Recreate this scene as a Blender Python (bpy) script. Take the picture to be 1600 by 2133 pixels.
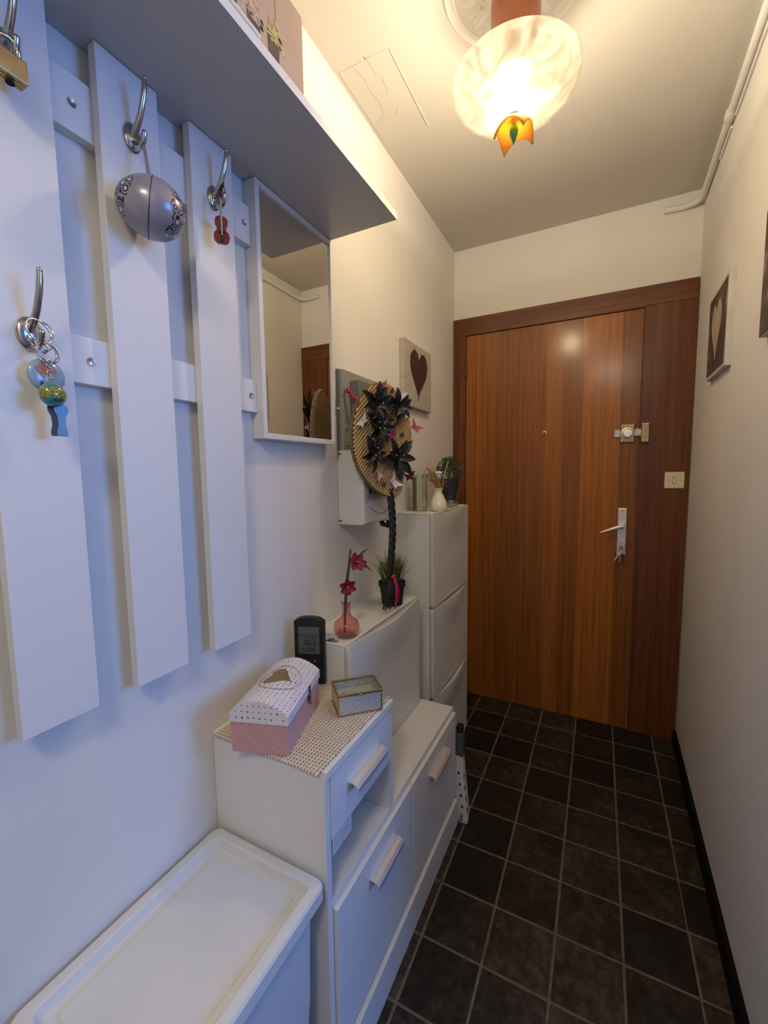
import bpy, bmesh, math, random
from mathutils import Vector, Matrix

# ------------------------------------------------------------------ camera, world, light, exposure
for o in list(bpy.data.objects):
    bpy.data.objects.remove(o, do_unlink=True)
SC = bpy.context.scene
COL = SC.collection
random.seed(7)

cam_d = bpy.data.cameras.new('camera')
cam = bpy.data.objects.new('camera', cam_d)
COL.objects.link(cam)
cam_d.sensor_fit = 'VERTICAL'
cam_d.sensor_height = 36.0
cam_d.lens = 14.8146
cam_d.clip_start = 0.02
CM = Matrix(((0.8906958, -0.0315428, 0.4535042), (0.4544289, 0.0891314, -0.8863126), (-0.0124647, 0.9955203, 0.0937230)))
cam.matrix_world = Matrix.Translation((0.747, 0.0, 1.3019)) @ CM.to_4x4()
SC.camera = cam

SC.view_settings.view_transform = 'Standard'
SC.view_settings.look = 'None'
SC.view_settings.gamma = 1.0
SC.view_settings.use_curve_mapping = False
SC.view_settings.exposure = 0.22

world = bpy.data.worlds.new('world')
SC.world = world
world.use_nodes = True
wb = world.node_tree.nodes['Background']
wb.inputs[0].default_value = (0.35, 0.55, 1.0, 1)
wb.inputs[1].default_value = 1.0


def area_light(name, loc, target, sx, sy, power, color):
    d = bpy.data.lights.new(name, 'AREA')
    d.shape = 'RECTANGLE'
    d.size, d.size_y, d.energy, d.color = sx, sy, power, color
    o = bpy.data.objects.new(name, d)
    COL.objects.link(o)
    o.location = loc
    o.rotation_euler = (Vector(target) - Vector(loc)).to_track_quat('-Z', 'Y').to_euler()
    return o


# daylight at the window of the side room that opens off the right wall
area_light('window_daylight', (3.40, 1.20, 1.85), (0.0, 0.5, 1.25), 1.2, 1.0, 38.0, (0.10, 0.32, 1.0))
# ceiling light of the hall behind the camera
area_light('hall_ceiling_light', (0.80, -0.75, 2.40), (0.4, -0.3, 0.0), 0.3, 0.3, 9.5, (1.0, 0.87, 0.68))

LAMP_POWER = 34.0
LAMP_COLOR = (1.0, 0.83, 0.60)

# ------------------------------------------------------------------ materials
MATS = {}


def lin(c):
    return tuple(((v / 255.0) / 12.92 if v <= 10 else (((v / 255.0) + 0.055) / 1.055) ** 2.4) for v in c)


def mat(name, col, rough=0.5, metal=0.0, spec=0.5, bump=0.0, bscale=200.0, var=0.0, vscale=8.0, coat=0.0, trans=0.0, ior=1.45, emit=None, estr=0.0, sss=0.0):
    """principled material with optional colour variation and fine relief"""
    if name in MATS:
        return MATS[name]
    m = bpy.data.materials.new(name)
    m.use_nodes = True
    nt = m.node_tree
    b = nt.nodes['Principled BSDF']
    c = (*col, 1.0)
    b.inputs['Base Color'].default_value = c
    b.inputs['Roughness'].default_value = rough
    b.inputs['Metallic'].default_value = metal
    b.inputs['Specular IOR Level'].default_value = spec
    b.inputs['IOR'].default_value = ior
    b.inputs['Transmission Weight'].default_value = trans
    b.inputs['Coat Weight'].default_value = coat
    b.inputs['Coat Roughness'].default_value = 0.15
    if sss:
        b.inputs['Subsurface Weight'].default_value = sss
    if emit:
        b.inputs['Emission Color'].default_value = (*emit, 1)
        b.inputs['Emission Strength'].default_value = estr
    tc = nt.nodes.new('ShaderNodeTexCoord')
    if var:
        n = nt.nodes.new('ShaderNodeTexNoise')
        n.inputs['Scale'].default_value = vscale
        n.inputs['Detail'].default_value = 5
        r = nt.nodes.new('ShaderNodeValToRGB')
        r.color_ramp.elements[0].position = 0.3
        r.color_ramp.elements[1].position = 0.7
        r.color_ramp.elements[0].color = (*[max(0, v * (1 - var)) for v in col], 1)
        r.color_ramp.elements[1].color = (*[min(1, v * (1 + var)) for v in col], 1)
        nt.links.new(tc.outputs['Object'], n.inputs['Vector'])
        nt.links.new(n.outputs['Fac'], r.inputs[0])
        nt.links.new(r.outputs[0], b.inputs['Base Color'])
    if bump:
        n2 = nt.nodes.new('ShaderNodeTexNoise')
        n2.inputs['Scale'].default_value = bscale
        n2.inputs['Detail'].default_value = 3
        bp = nt.nodes.new('ShaderNodeBump')
        bp.inputs['Strength'].default_value = bump
        bp.inputs['Distance'].default_value = 0.001
        nt.links.new(tc.outputs['Object'], n2.inputs['Vector'])
        nt.links.new(n2.outputs['Fac'], bp.inputs['Height'])
        nt.links.new(bp.outputs[0], b.inputs['Normal'])
    MATS[name] = m
    return m


class NT:
    """small helper for writing node maths"""
    def __init__(s, m):
        s.m, s.t = m, m.node_tree
        s.b = s.t.nodes['Principled BSDF']

    def n(s, typ, **k):
        q = s.t.nodes.new(typ)
        for a, v in k.items():
            setattr(q, a, v)
        return q

    def link(s, a, b):
        s.t.links.new(a, b)

    def val(s, sock, v):
        if isinstance(v, (int, float)):
            sock.default_value = v
        elif isinstance(v, tuple):
            sock.default_value = v if len(v) != 3 or sock.type != 'RGBA' else (*v, 1)
        else:
            s.link(v, sock)

    def math(s, op, a, b=0.0, c=0.0):
        q = s.n('ShaderNodeMath', operation=op)
        s.val(q.inputs[0], a)
        s.val(q.inputs[1], b)
        s.val(q.inputs[2], c)
        return q.outputs[0]

    def obj(s, kind='Object'):
        return s.n('ShaderNodeTexCoord').outputs[kind]

    def sep(s, v):
        q = s.n('ShaderNodeSeparateXYZ')
        s.link(v, q.inputs[0])
        return q.outputs

    def scale(s, v, k):
        q = s.n('ShaderNodeVectorMath', operation='MULTIPLY')
        s.link(v, q.inputs[0])
        q.inputs[1].default_value = k
        return q.outputs[0]

    def noise(s, v, sc, det=4, rough=0.55, dist=0.0):
        q = s.n('ShaderNodeTexNoise')
        s.link(v, q.inputs['Vector'])
        q.inputs['Scale'].default_value = sc
        q.inputs['Detail'].default_value = det
        q.inputs['Roughness'].default_value = rough
        q.inputs['Distortion'].default_value = dist
        return q.outputs['Fac']

    def ramp(s, f, stops):
        q = s.n('ShaderNodeValToRGB')
        e = q.color_ramp.elements
        while len(e) < len(stops):
            e.new(0.5)
        for el, (p, c) in zip(e, stops):
            el.position = p
            el.color = (*c, 1) if len(c) == 3 else c
        s.link(f, q.inputs[0])
        return q.outputs[0]

    def mix(s, f, a, b, blend='MIX'):
        q = s.n('ShaderNodeMix', data_type='RGBA', blend_type=blend)
        s.val(q.inputs[0], f)
        s.val(q.inputs[6], a)
        s.val(q.inputs[7], b)
        return q.outputs[2]

    def bump(s, h, st=0.3, d=0.001):
        q = s.n('ShaderNodeBump')
        q.inputs['Strength'].default_value = st
        q.inputs['Distance'].default_value = d
        s.link(h, q.inputs['Height'])
        s.link(q.outputs[0], s.b.inputs['Normal'])

    def color(s, c):
        s.link(c, s.b.inputs['Base Color'])


# painted plaster
PLASTER = mat('painted_plaster', (0.80, 0.775, 0.735), rough=0.75, spec=0.25)
q = NT(PLASTER)
v = q.obj()
q.color(q.ramp(q.noise(v, 2.5, 4), [(0.3, (0.78, 0.755, 0.715)), (0.7, (0.83, 0.805, 0.765))]))
q.bump(q.math('ADD', q.noise(v, 160, 3), q.math('MULTIPLY', q.noise(v, 14, 2), 2.0)), 0.35, 0.0012)
CEIL = mat('ceiling_paint', (0.66, 0.625, 0.56), rough=0.7, spec=0.25)
q = NT(CEIL)
q.bump(q.math('ADD', q.noise(q.obj(), 220, 2), q.math('MULTIPLY', q.noise(q.obj(), 9, 2), 2.0)), 0.25, 0.001)

# white melamine furniture
MELA = mat('white_melamine', (0.78, 0.775, 0.765), rough=0.42, spec=0.4, bump=0.12, bscale=350)
MELA_EDGE = mat('melamine_edge_band', (0.80, 0.79, 0.77), rough=0.5, bump=0.05)
PLASTIC = mat('white_plastic', (0.76, 0.755, 0.725), rough=0.45, spec=0.4, bump=0.05, bscale=90)
PLASTIC_LID = mat('aged_white_plastic', (0.74, 0.735, 0.70), rough=0.5, spec=0.4, bump=0.12, bscale=60, var=0.05, vscale=5)
ALU = mat('brushed_aluminium', (0.85, 0.84, 0.82), rough=0.42, metal=0.8, bump=0.2, bscale=900)
CHROME = mat('chrome', (0.55, 0.55, 0.57), rough=0.16, metal=1.0)
STEEL = mat('worn_steel', (0.45, 0.45, 0.45), rough=0.35, metal=1.0, var=0.15, vscale=60)
BRASS = mat('aged_brass', (0.50, 0.36, 0.16), rough=0.38, metal=0.9, var=0.15, vscale=80)
BRASS_DULL = mat('dull_brass_plate', (0.42, 0.33, 0.17), rough=0.45, metal=0.7, var=0.12, vscale=60)
GOLD = mat('gold_foil', (0.36, 0.25, 0.10), rough=0.35, metal=0.6)
BLACK = mat('black_plastic', (0.012, 0.012, 0.013), rough=0.35)
BLACKMATT = mat('black_matt', (0.018, 0.018, 0.019), rough=0.7)
DARKHOLE = mat('dark_recess', (0.01, 0.01, 0.01), rough=0.9)
GREY = mat('grey_plastic', (0.33, 0.33, 0.32), rough=0.45)
GREYD = mat('darker_grey_plastic', (0.20, 0.20, 0.20), rough=0.5)
CREAM = mat('cream_plastic', (0.78, 0.70, 0.52), rough=0.35)
GLASS = mat('clear_glass', (0.93, 0.97, 0.95), rough=0.02, trans=1.0, ior=1.45)
THIN = bpy.data.materials.new('thin_clear_glass')
THIN.use_nodes = True
_t = THIN.node_tree
_t.nodes.clear()
_o, _tr, _g, _m = (_t.nodes.new(k) for k in ('ShaderNodeOutputMaterial', 'ShaderNodeBsdfTransparent', 'ShaderNodeBsdfGlossy', 'ShaderNodeMixShader'))
_tr.inputs[0].default_value = (0.93, 0.96, 0.94, 1)
_g.inputs['Roughness'].default_value = 0.03
_m.inputs[0].default_value = 0.07
_t.links.new(_tr.outputs[0], _m.inputs[1])
_t.links.new(_g.outputs[0], _m.inputs[2])
_t.links.new(_m.outputs[0], _o.inputs[0])
PAPER = mat('white_paper', (0.82, 0.81, 0.80), rough=0.8)

# door veneer and dark frame wood


def wood(name, dark, mid, light, bands, rough, along=2):
    m = mat(name, mid, rough=rough, spec=0.3, coat=0.45)
    q = NT(m)
    v = q.obj()
    x, y, z = q.sep(v)
    st = q.scale(v, (70, 70, 1.6) if along == 2 else (1.6, 70, 70))
    g = q.noise(st, 1.0, 6, 0.65, 0.3)
    st2 = q.scale(v, (320, 320, 6) if along == 2 else (6, 320, 320))
    g2 = q.noise(st2, 1.0, 3, 0.6)
    base = q.ramp(g, [(0.28, dark), (0.5, mid), (0.72, light)])
    base = q.mix(q.math('MULTIPLY', q.ramp(g2, [(0.55, (0, 0, 0)), (0.75, (1, 1, 1))]), 0.35), base, dark)
    if bands:
        cell = q.n('ShaderNodeTexWhiteNoise', noise_dimensions='1D')
        q.link(q.math('FLOOR', q.math('DIVIDE', x, 0.0835)), cell.inputs['W'])
        f = q.math('MULTIPLY_ADD', cell.outputs['Value'], 0.55, 0.72)
        tint = q.n('ShaderNodeCombineXYZ')
        for i in range(3):
            q.link(f, tint.inputs[i])
        base = q.mix(1.0, base, tint.outputs[0], 'MULTIPLY')
    q.color(base)
    q.bump(g2, 0.12, 0.0006)
    q.b.inputs['Coat Roughness'].default_value = 0.19
    return m


VENEER = wood('door_veneer', (0.18, 0.050, 0.006), (0.31, 0.100, 0.012), (0.40, 0.140, 0.020), True, 0.42)
FRAMEWOOD = wood('dark_frame_wood', (0.070, 0.017, 0.004), (0.135, 0.038, 0.008), (0.185, 0.058, 0.014), False, 0.45)
HEADWOOD = wood('dark_header_wood', (0.070, 0.017, 0.004), (0.135, 0.038, 0.008), (0.185, 0.058, 0.014), False, 0.45, 0)

# dark floor tile, varied per tile, with pale rubbed patches
TILE = mat('dark_slate_tile', (0.03, 0.022, 0.016), rough=0.5, spec=0.35)
q = NT(TILE)
oi = q.n('ShaderNodeObjectInfo')
v = q.obj()
sh = q.n('ShaderNodeVectorMath', operation='ADD')
q.link(v, sh.inputs[0])
q.link(q.scale(oi.outputs['Location'], (3.1, 7.3, 1.0)), sh.inputs[1])
v2 = sh.outputs[0]
n1 = q.noise(v2, 30, 9, 0.74, 0.25)
n2 = q.noise(v2, 6, 3, 0.5)
tone = q.math('ADD', q.math('MULTIPLY', n1, 0.75), q.math('MULTIPLY', n2, 0.35))
tone = q.math('ADD', tone, q.math('MULTIPLY', q.math('SUBTRACT', oi.outputs['Random'], 0.5), 0.20))
q.color(q.ramp(tone, [(0.40, (0.008, 0.0065, 0.0052)), (0.53, (0.018, 0.0135, 0.0095)), (0.62, (0.038, 0.029, 0.020)), (0.75, (0.085, 0.066, 0.047))]))
q.bump(n1, 0.35, 0.0012)
GROUT = mat('grey_brown_grout', (0.155, 0.122, 0.085), rough=0.9, var=0.25, vscale=40, bump=0.4, bscale=300)

# ------------------------------------------------------------------ mesh building
WM = {}


def I4():
    return Matrix.Identity(4)


class MB:
    def __init__(s):
        s.v, s.f = [], []

    def add(s, vs, fs):
        k = len(s.v)
        s.v += [Vector(p) for p in vs]
        s.f += [tuple(i + k for i in f) for f in fs]
        return s

    def box(s, lo, hi):
        x0, y0, z0 = lo
        x1, y1, z1 = hi
        return s.add([(x0, y0, z0), (x1, y0, z0), (x1, y1, z0), (x0, y1, z0), (x0, y0, z1), (x1, y0, z1), (x1, y1, z1), (x0, y1, z1)],
                     [(3, 2, 1, 0), (4, 5, 6, 7), (0, 1, 5, 4), (1, 2, 6, 5), (2, 3, 7, 6), (3, 0, 4, 7)])

    def hexa(s, p):
        """eight corners: bottom ring then top ring"""
        return s.add(p, [(3, 2, 1, 0), (4, 5, 6, 7), (0, 1, 5, 4), (1, 2, 6, 5), (2, 3, 7, 6), (3, 0, 4, 7)])

    def prism(s, poly, fr, t0, t1):
        """polygon in the (a, b) plane of the frame fr = (origin, a, b, n) from depth t0 to t1 along n"""
        o, a, b, n = [Vector(k) for k in fr]
        N = len(poly)
        vs = [o + a * p[0] + b * p[1] + n * t0 for p in poly] + [o + a * p[0] + b * p[1] + n * t1 for p in poly]
        fs = [tuple(range(N - 1, -1, -1)), tuple(range(N, 2 * N))]
        fs += [(i, (i + 1) % N, N + (i + 1) % N, N + i) for i in range(N)]
        return s.add(vs, fs)

    def lathe(s, prof, c=(0, 0, 0), axis='Z', seg=28, cap0=True, cap1=True):
        vs, fs = [], []
        c = Vector(c)
        for r, h in prof:
            for i in range(seg):
                t = 2 * math.pi * i / seg
                p = (r * math.cos(t), r * math.sin(t), h)
                if axis == 'Y':
                    p = (p[0], p[2], -p[1])
                elif axis == 'X':
                    p = (p[2], p[0], p[1])
                vs.append(c + Vector(p))
        for j in range(len(prof) - 1):
            for i in range(seg):
                k = (i + 1) % seg
                fs.append((j * seg + i, j * seg + k, (j + 1) * seg + k, (j + 1) * seg + i))
        if cap0:
            fs.append(tuple(range(seg - 1, -1, -1)))
        if cap1:
            n = len(prof) - 1
            fs.append(tuple(range(n * seg, (n + 1) * seg)))
        return s.add(vs, fs)

    def tube(s, pts, r, seg=10, caps=True):
        pts = [Vector(p) for p in pts]
        rs = r if isinstance(r, (list, tuple)) else [r] * len(pts)
        vs, fs = [], []
        prev = None
        for i, p in enumerate(pts):
            d = (pts[min(i + 1, len(pts) - 1)] - pts[max(i - 1, 0)])
            d = d.normalized() if d.length > 1e-9 else Vector((0, 0, 1))
            if prev is None:
                a = d.orthogonal().normalized()
            else:
                a = prev - d * prev.dot(d)
                a = a.normalized() if a.length > 1e-6 else d.orthogonal().normalized()
            prev = a
            b = d.cross(a)
            for k in range(seg):
                t = 2 * math.pi * k / seg
                vs.append(p + (a * math.cos(t) + b * math.sin(t)) * rs[i])
        for j in range(len(pts) - 1):
            for k in range(seg):
                m = (k + 1) % seg
                fs.append((j * seg + k, j * seg + m, (j + 1) * seg + m, (j + 1) * seg + k))
        if caps:
            fs.append(tuple(range(seg - 1, -1, -1)))
            n = len(pts) - 1
            fs.append(tuple(range(n * seg, (n + 1) * seg)))
        return s.add(vs, fs)

    def ring(s, c, R, r, n=(0, 0, 1), seg=24, ts=8):
        n = Vector(n).normalized()
        a = n.orthogonal().normalized()
        b = n.cross(a)
        c = Vector(c)
        vs, fs = [], []
        for i in range(seg):
            t = 2 * math.pi * i / seg
            d = a * math.cos(t) + b * math.sin(t)
            for k in range(ts):
                u = 2 * math.pi * k / ts
                vs.append(c + d * (R + r * math.cos(u)) + n * r * math.sin(u))
        for i in range(seg):
            for k in range(ts):
                fs.append((i * ts + k, ((i + 1) % seg) * ts + k, ((i + 1) % seg) * ts + (k + 1) % ts, i * ts + (k + 1) % ts))
        return s.add(vs, fs)

    def ball(s, c, r, seg=14, sc=(1, 1, 1)):
        n = seg // 2
        prof = [(max(1e-5, r * math.sin(math.pi * i / n)), -r * math.cos(math.pi * i / n)) for i in range(n + 1)]
        t = MB().lathe(prof, (0, 0, 0), 'Z', seg)
        return s.add([Vector(c) + Vector((p.x * sc[0], p.y * sc[1], p.z * sc[2])) for p in t.v], t.f)

    def grid(s, fn, nu, nv, flip=False):
        vs = [fn(i / nu, j / nv) for j in range(nv + 1) for i in range(nu + 1)]
        fs = []
        for j in range(nv):
            for i in range(nu):
                f = (j * (nu + 1) + i, j * (nu + 1) + i + 1, (j + 1) * (nu + 1) + i + 1, (j + 1) * (nu + 1) + i)
                fs.append(f[::-1] if flip else f)
        return s.add(vs, fs)

    def build(s, name, m, parent=None, local=False, loc=None, smooth=False, bevel=0.0, bseg=2, solid=0.0, angle=None):
        if parent is not None:
            inv = I4() if local else WM[parent.as_pointer()].inverted()
            vs = [inv @ p for p in s.v]
            wm = WM[parent.as_pointer()]
        else:
            if loc is None:
                lo = [min(p[i] for p in s.v) for i in range(3)]
                hi = [max(p[i] for p in s.v) for i in range(3)]
                loc = ((lo[0] + hi[0]) / 2, (lo[1] + hi[1]) / 2, lo[2])
            L = Vector(loc)
            vs = [p - L for p in s.v]
            wm = Matrix.Translation(L)
        me = bpy.data.meshes.new(name)
        me.from_pydata([tuple(p) for p in vs], [], s.f)
        me.validate()
        bm = bmesh.new()
        bm.from_mesh(me)
        bmesh.ops.recalc_face_normals(bm, faces=bm.faces)
        bm.to_mesh(me)
        bm.free()
        if smooth:
            me.polygons.foreach_set('use_smooth', [True] * len(me.polygons))
            if angle:
                me.set_sharp_from_angle(angle=math.radians(angle))
        me.materials.append(m)
        o = bpy.data.objects.new(name, me)
        COL.objects.link(o)
        if parent is not None:
            o.parent = parent
        else:
            o.location = loc
        WM[o.as_pointer()] = wm
        if bevel:
            b = o.modifiers.new('bevel', 'BEVEL')
            b.width, b.segments, b.limit_method, b.angle_limit = bevel, bseg, 'ANGLE', math.radians(40)
        if solid:
            b = o.modifiers.new('solid', 'SOLIDIFY')
            b.thickness, b.offset = solid, 0.0
        return o


def tag(o, label, cat, group=None):
    o['label'], o['category'] = label, cat
    if group:
        o['group'] = group
    return o


def struct(o, label=None):
    o['kind'] = 'structure'
    if label:
        o['label'] = label
    return o


def thing(name, label, cat, loc=(0, 0, 0), rotz=0.0, group=None):
    o = bpy.data.objects.new(name, None)
    COL.objects.link(o)
    o.empty_display_size = 0.05
    o.location = loc
    o.rotation_euler = (0, 0, rotz)
    WM[o.as_pointer()] = Matrix.Translation(loc) @ Matrix.Rotation(rotz, 4, 'Z')
    return tag(o, label, cat, group)


def share(src, name, parent, M):
    """another object with the same mesh, placed by the local matrix M"""
    o = bpy.data.objects.new(name, src.data)
    COL.objects.link(o)
    o.parent = parent
    o.matrix_local = M
    for md in src.modifiers:
        if md.type == 'BEVEL':
            b = o.modifiers.new('bevel', 'BEVEL')
            b.width, b.segments, b.limit_method, b.angle_limit = md.width, md.segments, md.limit_method, md.angle_limit
    return o


def frame_matrix(o, a, b, n):
    a, b, n = Vector(a), Vector(b), Vector(n)
    M = Matrix((a, b, n)).transposed().to_4x4()
    M.translation = Vector(o)
    return M


def text(body, size, fr, m, parent, name='lettering', extrude=0.0003, spacing=1.0):
    """printed lettering as a thin mesh in the world frame fr = (origin, right, up, normal); origin is its centre"""
    cu = bpy.data.curves.new('t', 'FONT')
    cu.body, cu.size, cu.extrude = body, size, extrude
    cu.align_x, cu.align_y = 'CENTER', 'CENTER'
    cu.space_character = spacing
    to = bpy.data.objects.new('t', cu)
    COL.objects.link(to)
    bpy.context.view_layer.update()
    me = bpy.data.meshes.new_from_object(to.evaluated_get(bpy.context.evaluated_depsgraph_get()))
    bpy.data.objects.remove(to, do_unlink=True)
    M = WM[parent.as_pointer()].inverted() @ frame_matrix(*fr)
    me.transform(M)
    me.materials.clear()
    me.materials.append(m)
    me.name = name
    o = bpy.data.objects.new(name, me)
    COL.objects.link(o)
    o.parent = parent
    WM[o.as_pointer()] = WM[parent.as_pointer()]
    return o


def heart_poly(w, h, n=40, lean=0.0):
    pts = []
    for i in range(n):
        t = 2 * math.pi * i / n
        x = 16 * math.sin(t) ** 3
        y = 13 * math.cos(t) - 5 * math.cos(2 * t) - 2 * math.cos(3 * t) - math.cos(4 * t)
        x, y = x / 17.0 * w / 2, (y + 2.5) / 14.5 * h / 2
        pts.append((x + lean * y, y))
    return pts[::-1]
# ------------------------------------------------------------------ the corridor
D, H = 2.347, 2.495


def XR(y):
    return 1.110 + 0.019 * (y - D)


BACK = -2.3
DOOR_Y0, DOOR_Y1 = -0.15, 0.95     # doorway to the side room in the right wall

struct(MB().box((-0.1, BACK, 0), (0.0, D + 0.1, H)).build('wall_left', PLASTER), 'white painted wall behind the coat rack')
struct(MB().box((0.0, D, 0), (1.25, D + 0.1, H)).build('wall_end', PLASTER), 'white painted wall above the front door')


def wr(b, y0, y1, z0, z1):
    b.hexa([(XR(y0), y0, z0), (XR(y0) + 0.1, y0, z0), (XR(y1) + 0.1, y1, z0), (XR(y1), y1, z0),
            (XR(y0), y0, z1), (XR(y0) + 0.1, y0, z1), (XR(y1) + 0.1, y1, z1), (XR(y1), y1, z1)])


b = MB()
wr(b, DOOR_Y1, D, 0, H)
wr(b, DOOR_Y0, DOOR_Y1, 2.05, H)
wr(b, BACK, DOOR_Y0, 0, H)
struct(b.build('wall_right', PLASTER), 'white painted right wall of the corridor')
struct(MB().box((-0.1, BACK - 0.1, 0), (1.2, BACK, H)).build('wall_back', PLASTER))
# side room
struct(MB().box((1.2, -0.9, -0.03), (3.3, 2.2, -0.0015)).build('floor_side_room', mat('side_room_floor', (0.25, 0.17, 0.10), rough=0.5)))
b = MB()
b.box((1.17, -0.95, 0), (3.3, -0.9, H)).box((1.2, 2.2, 0), (3.3, 2.25, H))
wb_ = MB()
wb_.box((3.3, -0.95, 0), (3.36, 0.6, H)).box((3.3, 1.9, 0), (3.36, 2.25, H)).box((3.3, 0.6, 0), (3.36, 1.9, 1.30)).box((3.3, 0.6, 2.38), (3.36, 1.9, H))
struct(b.build('wall_side_room', PLASTER))
struct(wb_.build('wall_window', PLASTER))
b = MB()
b.box((3.31, 0.6, 1.30), (3.35, 0.64, 2.38)).box((3.31, 1.86, 1.30), (3.35, 1.9, 2.38)).box((3.31, 0.64, 1.30), (3.35, 1.86, 1.34)).box((3.31, 0.64, 2.34), (3.35, 1.86, 2.38))
struct(b.build('window_1', PLASTIC))

struct(MB().box((-0.1, BACK - 0.1, H), (3.4, D + 0.1, H + 0.06)).build('ceiling', CEIL), 'cream painted ceiling')
ceiling = bpy.data.objects['ceiling']
# painted-over access panel and its lifting corner strip
MB().box((0.012, 1.175, H - 0.0018), (0.180, 1.48, H + 0.001)).build('access_panel', CEIL, ceiling, bevel=0.0008)
MB().box((0.178, 1.178, H - 0.0045), (0.1825, 1.478, H)).build('panel_edge_strip', CEIL, ceiling, bevel=0.001)
CRACK = mat('hairline_crack', (0.55, 0.51, 0.43), rough=0.9)
random.seed(11)
for pts in ([(0.060, 1.180), (0.070, 1.225), (0.066, 1.27), (0.074, 1.31), (0.068, 1.36)], [(0.105, 1.165), (0.110, 1.20), (0.107, 1.235)],
            [(0.100, 1.285), (0.108, 1.305), (0.117, 1.297), (0.121, 1.25)], [(0.068, 1.36), (0.055, 1.372), (0.030, 1.385)], [(0.11, 1.40), (0.098, 1.39), (0.115, 1.36)]):
    p3 = [(x + random.uniform(-.002, .002), y, H - 0.0021) for x, y in pts]
    MB().tube(p3, 0.0009, 5).build('plaster_crack', CRACK, ceiling)

# ------------------------------------------------------------------ floor with its tiles
flo = MB().box((-0.05, BACK, -0.03), (1.2, D, -0.0016)).build('floor', GROUT, loc=(0, 0, 0))
struct(flo, 'dark slate look tiled floor')
gx = [0.004, 0.1715, 0.340, 0.508, 0.676, 0.844, 1.011]
gy = [2.190 - 0.1703 * k for k in range(18)]
GAP = 0.0034


def tile_mesh(w, l):
    return MB().box((-w / 2, -l / 2, -0.006), (w / 2, l / 2, 0.0)).build('tile', TILE, flo, local=True, bevel=0.0018, bseg=2)


cache = {}
rows = [(gy[0], D - 0.0)] + [(gy[k + 1], gy[k]) for k in range(len(gy) - 1)]
for (y0, y1) in rows:
    for i in range(len(gx)):
        x0 = gx[i]
        x1 = gx[i + 1] if i + 1 < len(gx) else XR((y0 + y1) / 2) - 0.012
        w, l = round(x1 - x0 - 2 * GAP, 3), round(y1 - y0 - 2 * GAP, 4)
        c = ((x0 + x1) / 2, (y0 + y1) / 2, 0)
        if i + 1 == len(gx):
            w, c = x1 - x0 - GAP, ((x0 + GAP + x1) / 2, c[1], 0)
        key = (round(w, 2), round(l, 2))
        if key not in cache:
            cache[key] = tile_mesh(w, l)
            cache[key].location = c
        else:
            share(cache[key], 'tile', flo, Matrix.Translation(c))

# black skirting along the right wall
b = MB()
y0, y1 = DOOR_Y1, D - 0.02
b.hexa([(XR(y0) - 0.016, y0, 0), (XR(y0), y0, 0), (XR(y1), y1, 0), (XR(y1) - 0.016, y1, 0), (XR(y0) - 0.012, y0, 0.058), (XR(y0), y0, 0.058), (XR(y1), y1, 0.058), (XR(y1) - 0.012, y1, 0.058)])
struct(b.build('baseboard_right', mat('black_skirting', (0.004, 0.0035, 0.003), rough=0.75, spec=0.2), bevel=0.002), 'low black skirting along the right wall')

# ------------------------------------------------------------------ door frame and front door
FY, DY = 2.326, 2.331
fr = MB().box((0.003, FY, 2.042), (1.106, D, 2.129)).build('trim_1', HEADWOOD, loc=(0.55, D, 0), bevel=0.002)
struct(fr, 'dark stained wooden frame around the front door')
MB().box((0.003, FY, 0), (0.070, D, 2.042)).build('jamb', FRAMEWOOD, fr, bevel=0.002)
MB().box((0.911, FY, 0), (1.106, D, 2.042)).build('wide_jamb', FRAMEWOOD, fr, bevel=0.002)
MB().box((0.070, FY - 0.003, 2.036), (0.912, D, 2.043)).box((0.9065, FY - 0.003, 0), (0.912, D, 2.043)).build('edge_bead', FRAMEWOOD, fr, bevel=0.001)
door = MB().box((0.0735, DY, 0.004), (0.9045, D + 0.01, 2.034)).build('door_1', VENEER, loc=(0.49, DY, 0), bevel=0.001)
struct(door, 'flush wooden front door with vertical veneer strips')
HINGE = mat('bronzed_hinge', (0.10, 0.055, 0.025), rough=0.45, metal=0.6)
for z in (1.86, 0.2):
    h = MB().lathe([(0.006, -0.038), (0.006, 0.038)], (0.0725, FY - 0.006, z), seg=14).build('hinge', HINGE, door, smooth=True, angle=40)
    MB().ball((0.0725, FY - 0.006, z + 0.041), 0.0062, 10).ball((0.0725, FY - 0.006, z - 0.041), 0.0062, 10).build('hinge_cap', HINGE, h, smooth=True)
ph = MB().lathe([(0.0125, 0.0), (0.0125, -0.004), (0.009, -0.006), (0.006, -0.006)], (0.487, DY, 1.491), 'Y', 20).build('peephole', BRASS, door, smooth=True, angle=35)
MB().lathe([(0.0052, -0.0055), (0.0050, -0.0068)], (0.487, DY, 1.491), 'Y', 16).build('peephole_lens', DARKHOLE, ph)
# rim bolt with turn knob
lk = MB().box((0.828, DY - 0.014, 1.428), (0.886, DY, 1.514)).build('rim_lock', BRASS_DULL, door, bevel=0.005, bseg=3)
MB().lathe([(0.026, 0.0), (0.0255, -0.004), (0.021, -0.006), (0.0205, -0.020), (0.018, -0.024), (0.001, -0.0245)], (0.857, DY - 0.013, 1.471), 'Y', 28).build('knob', ALU, lk, smooth=True, angle=35)
MB().lathe([(0.0285, 0.0), (0.028, -0.003), (0.022, -0.0035)], (0.857, DY - 0.0135, 1.471), 'Y', 28).build('knob_collar', STEEL, lk, smooth=True, angle=35)
MB().box((0.803, DY - 0.009, 1.455), (0.828, DY - 0.001, 1.489)).box((0.886, DY - 0.009, 1.457), (0.913, DY - 0.001, 1.489)).box((0.893, DY - 0.011, 1.487), (0.901, DY - 0.001, 1.494)).build('sliding_bolt', STEEL, lk, bevel=0.001)
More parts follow.
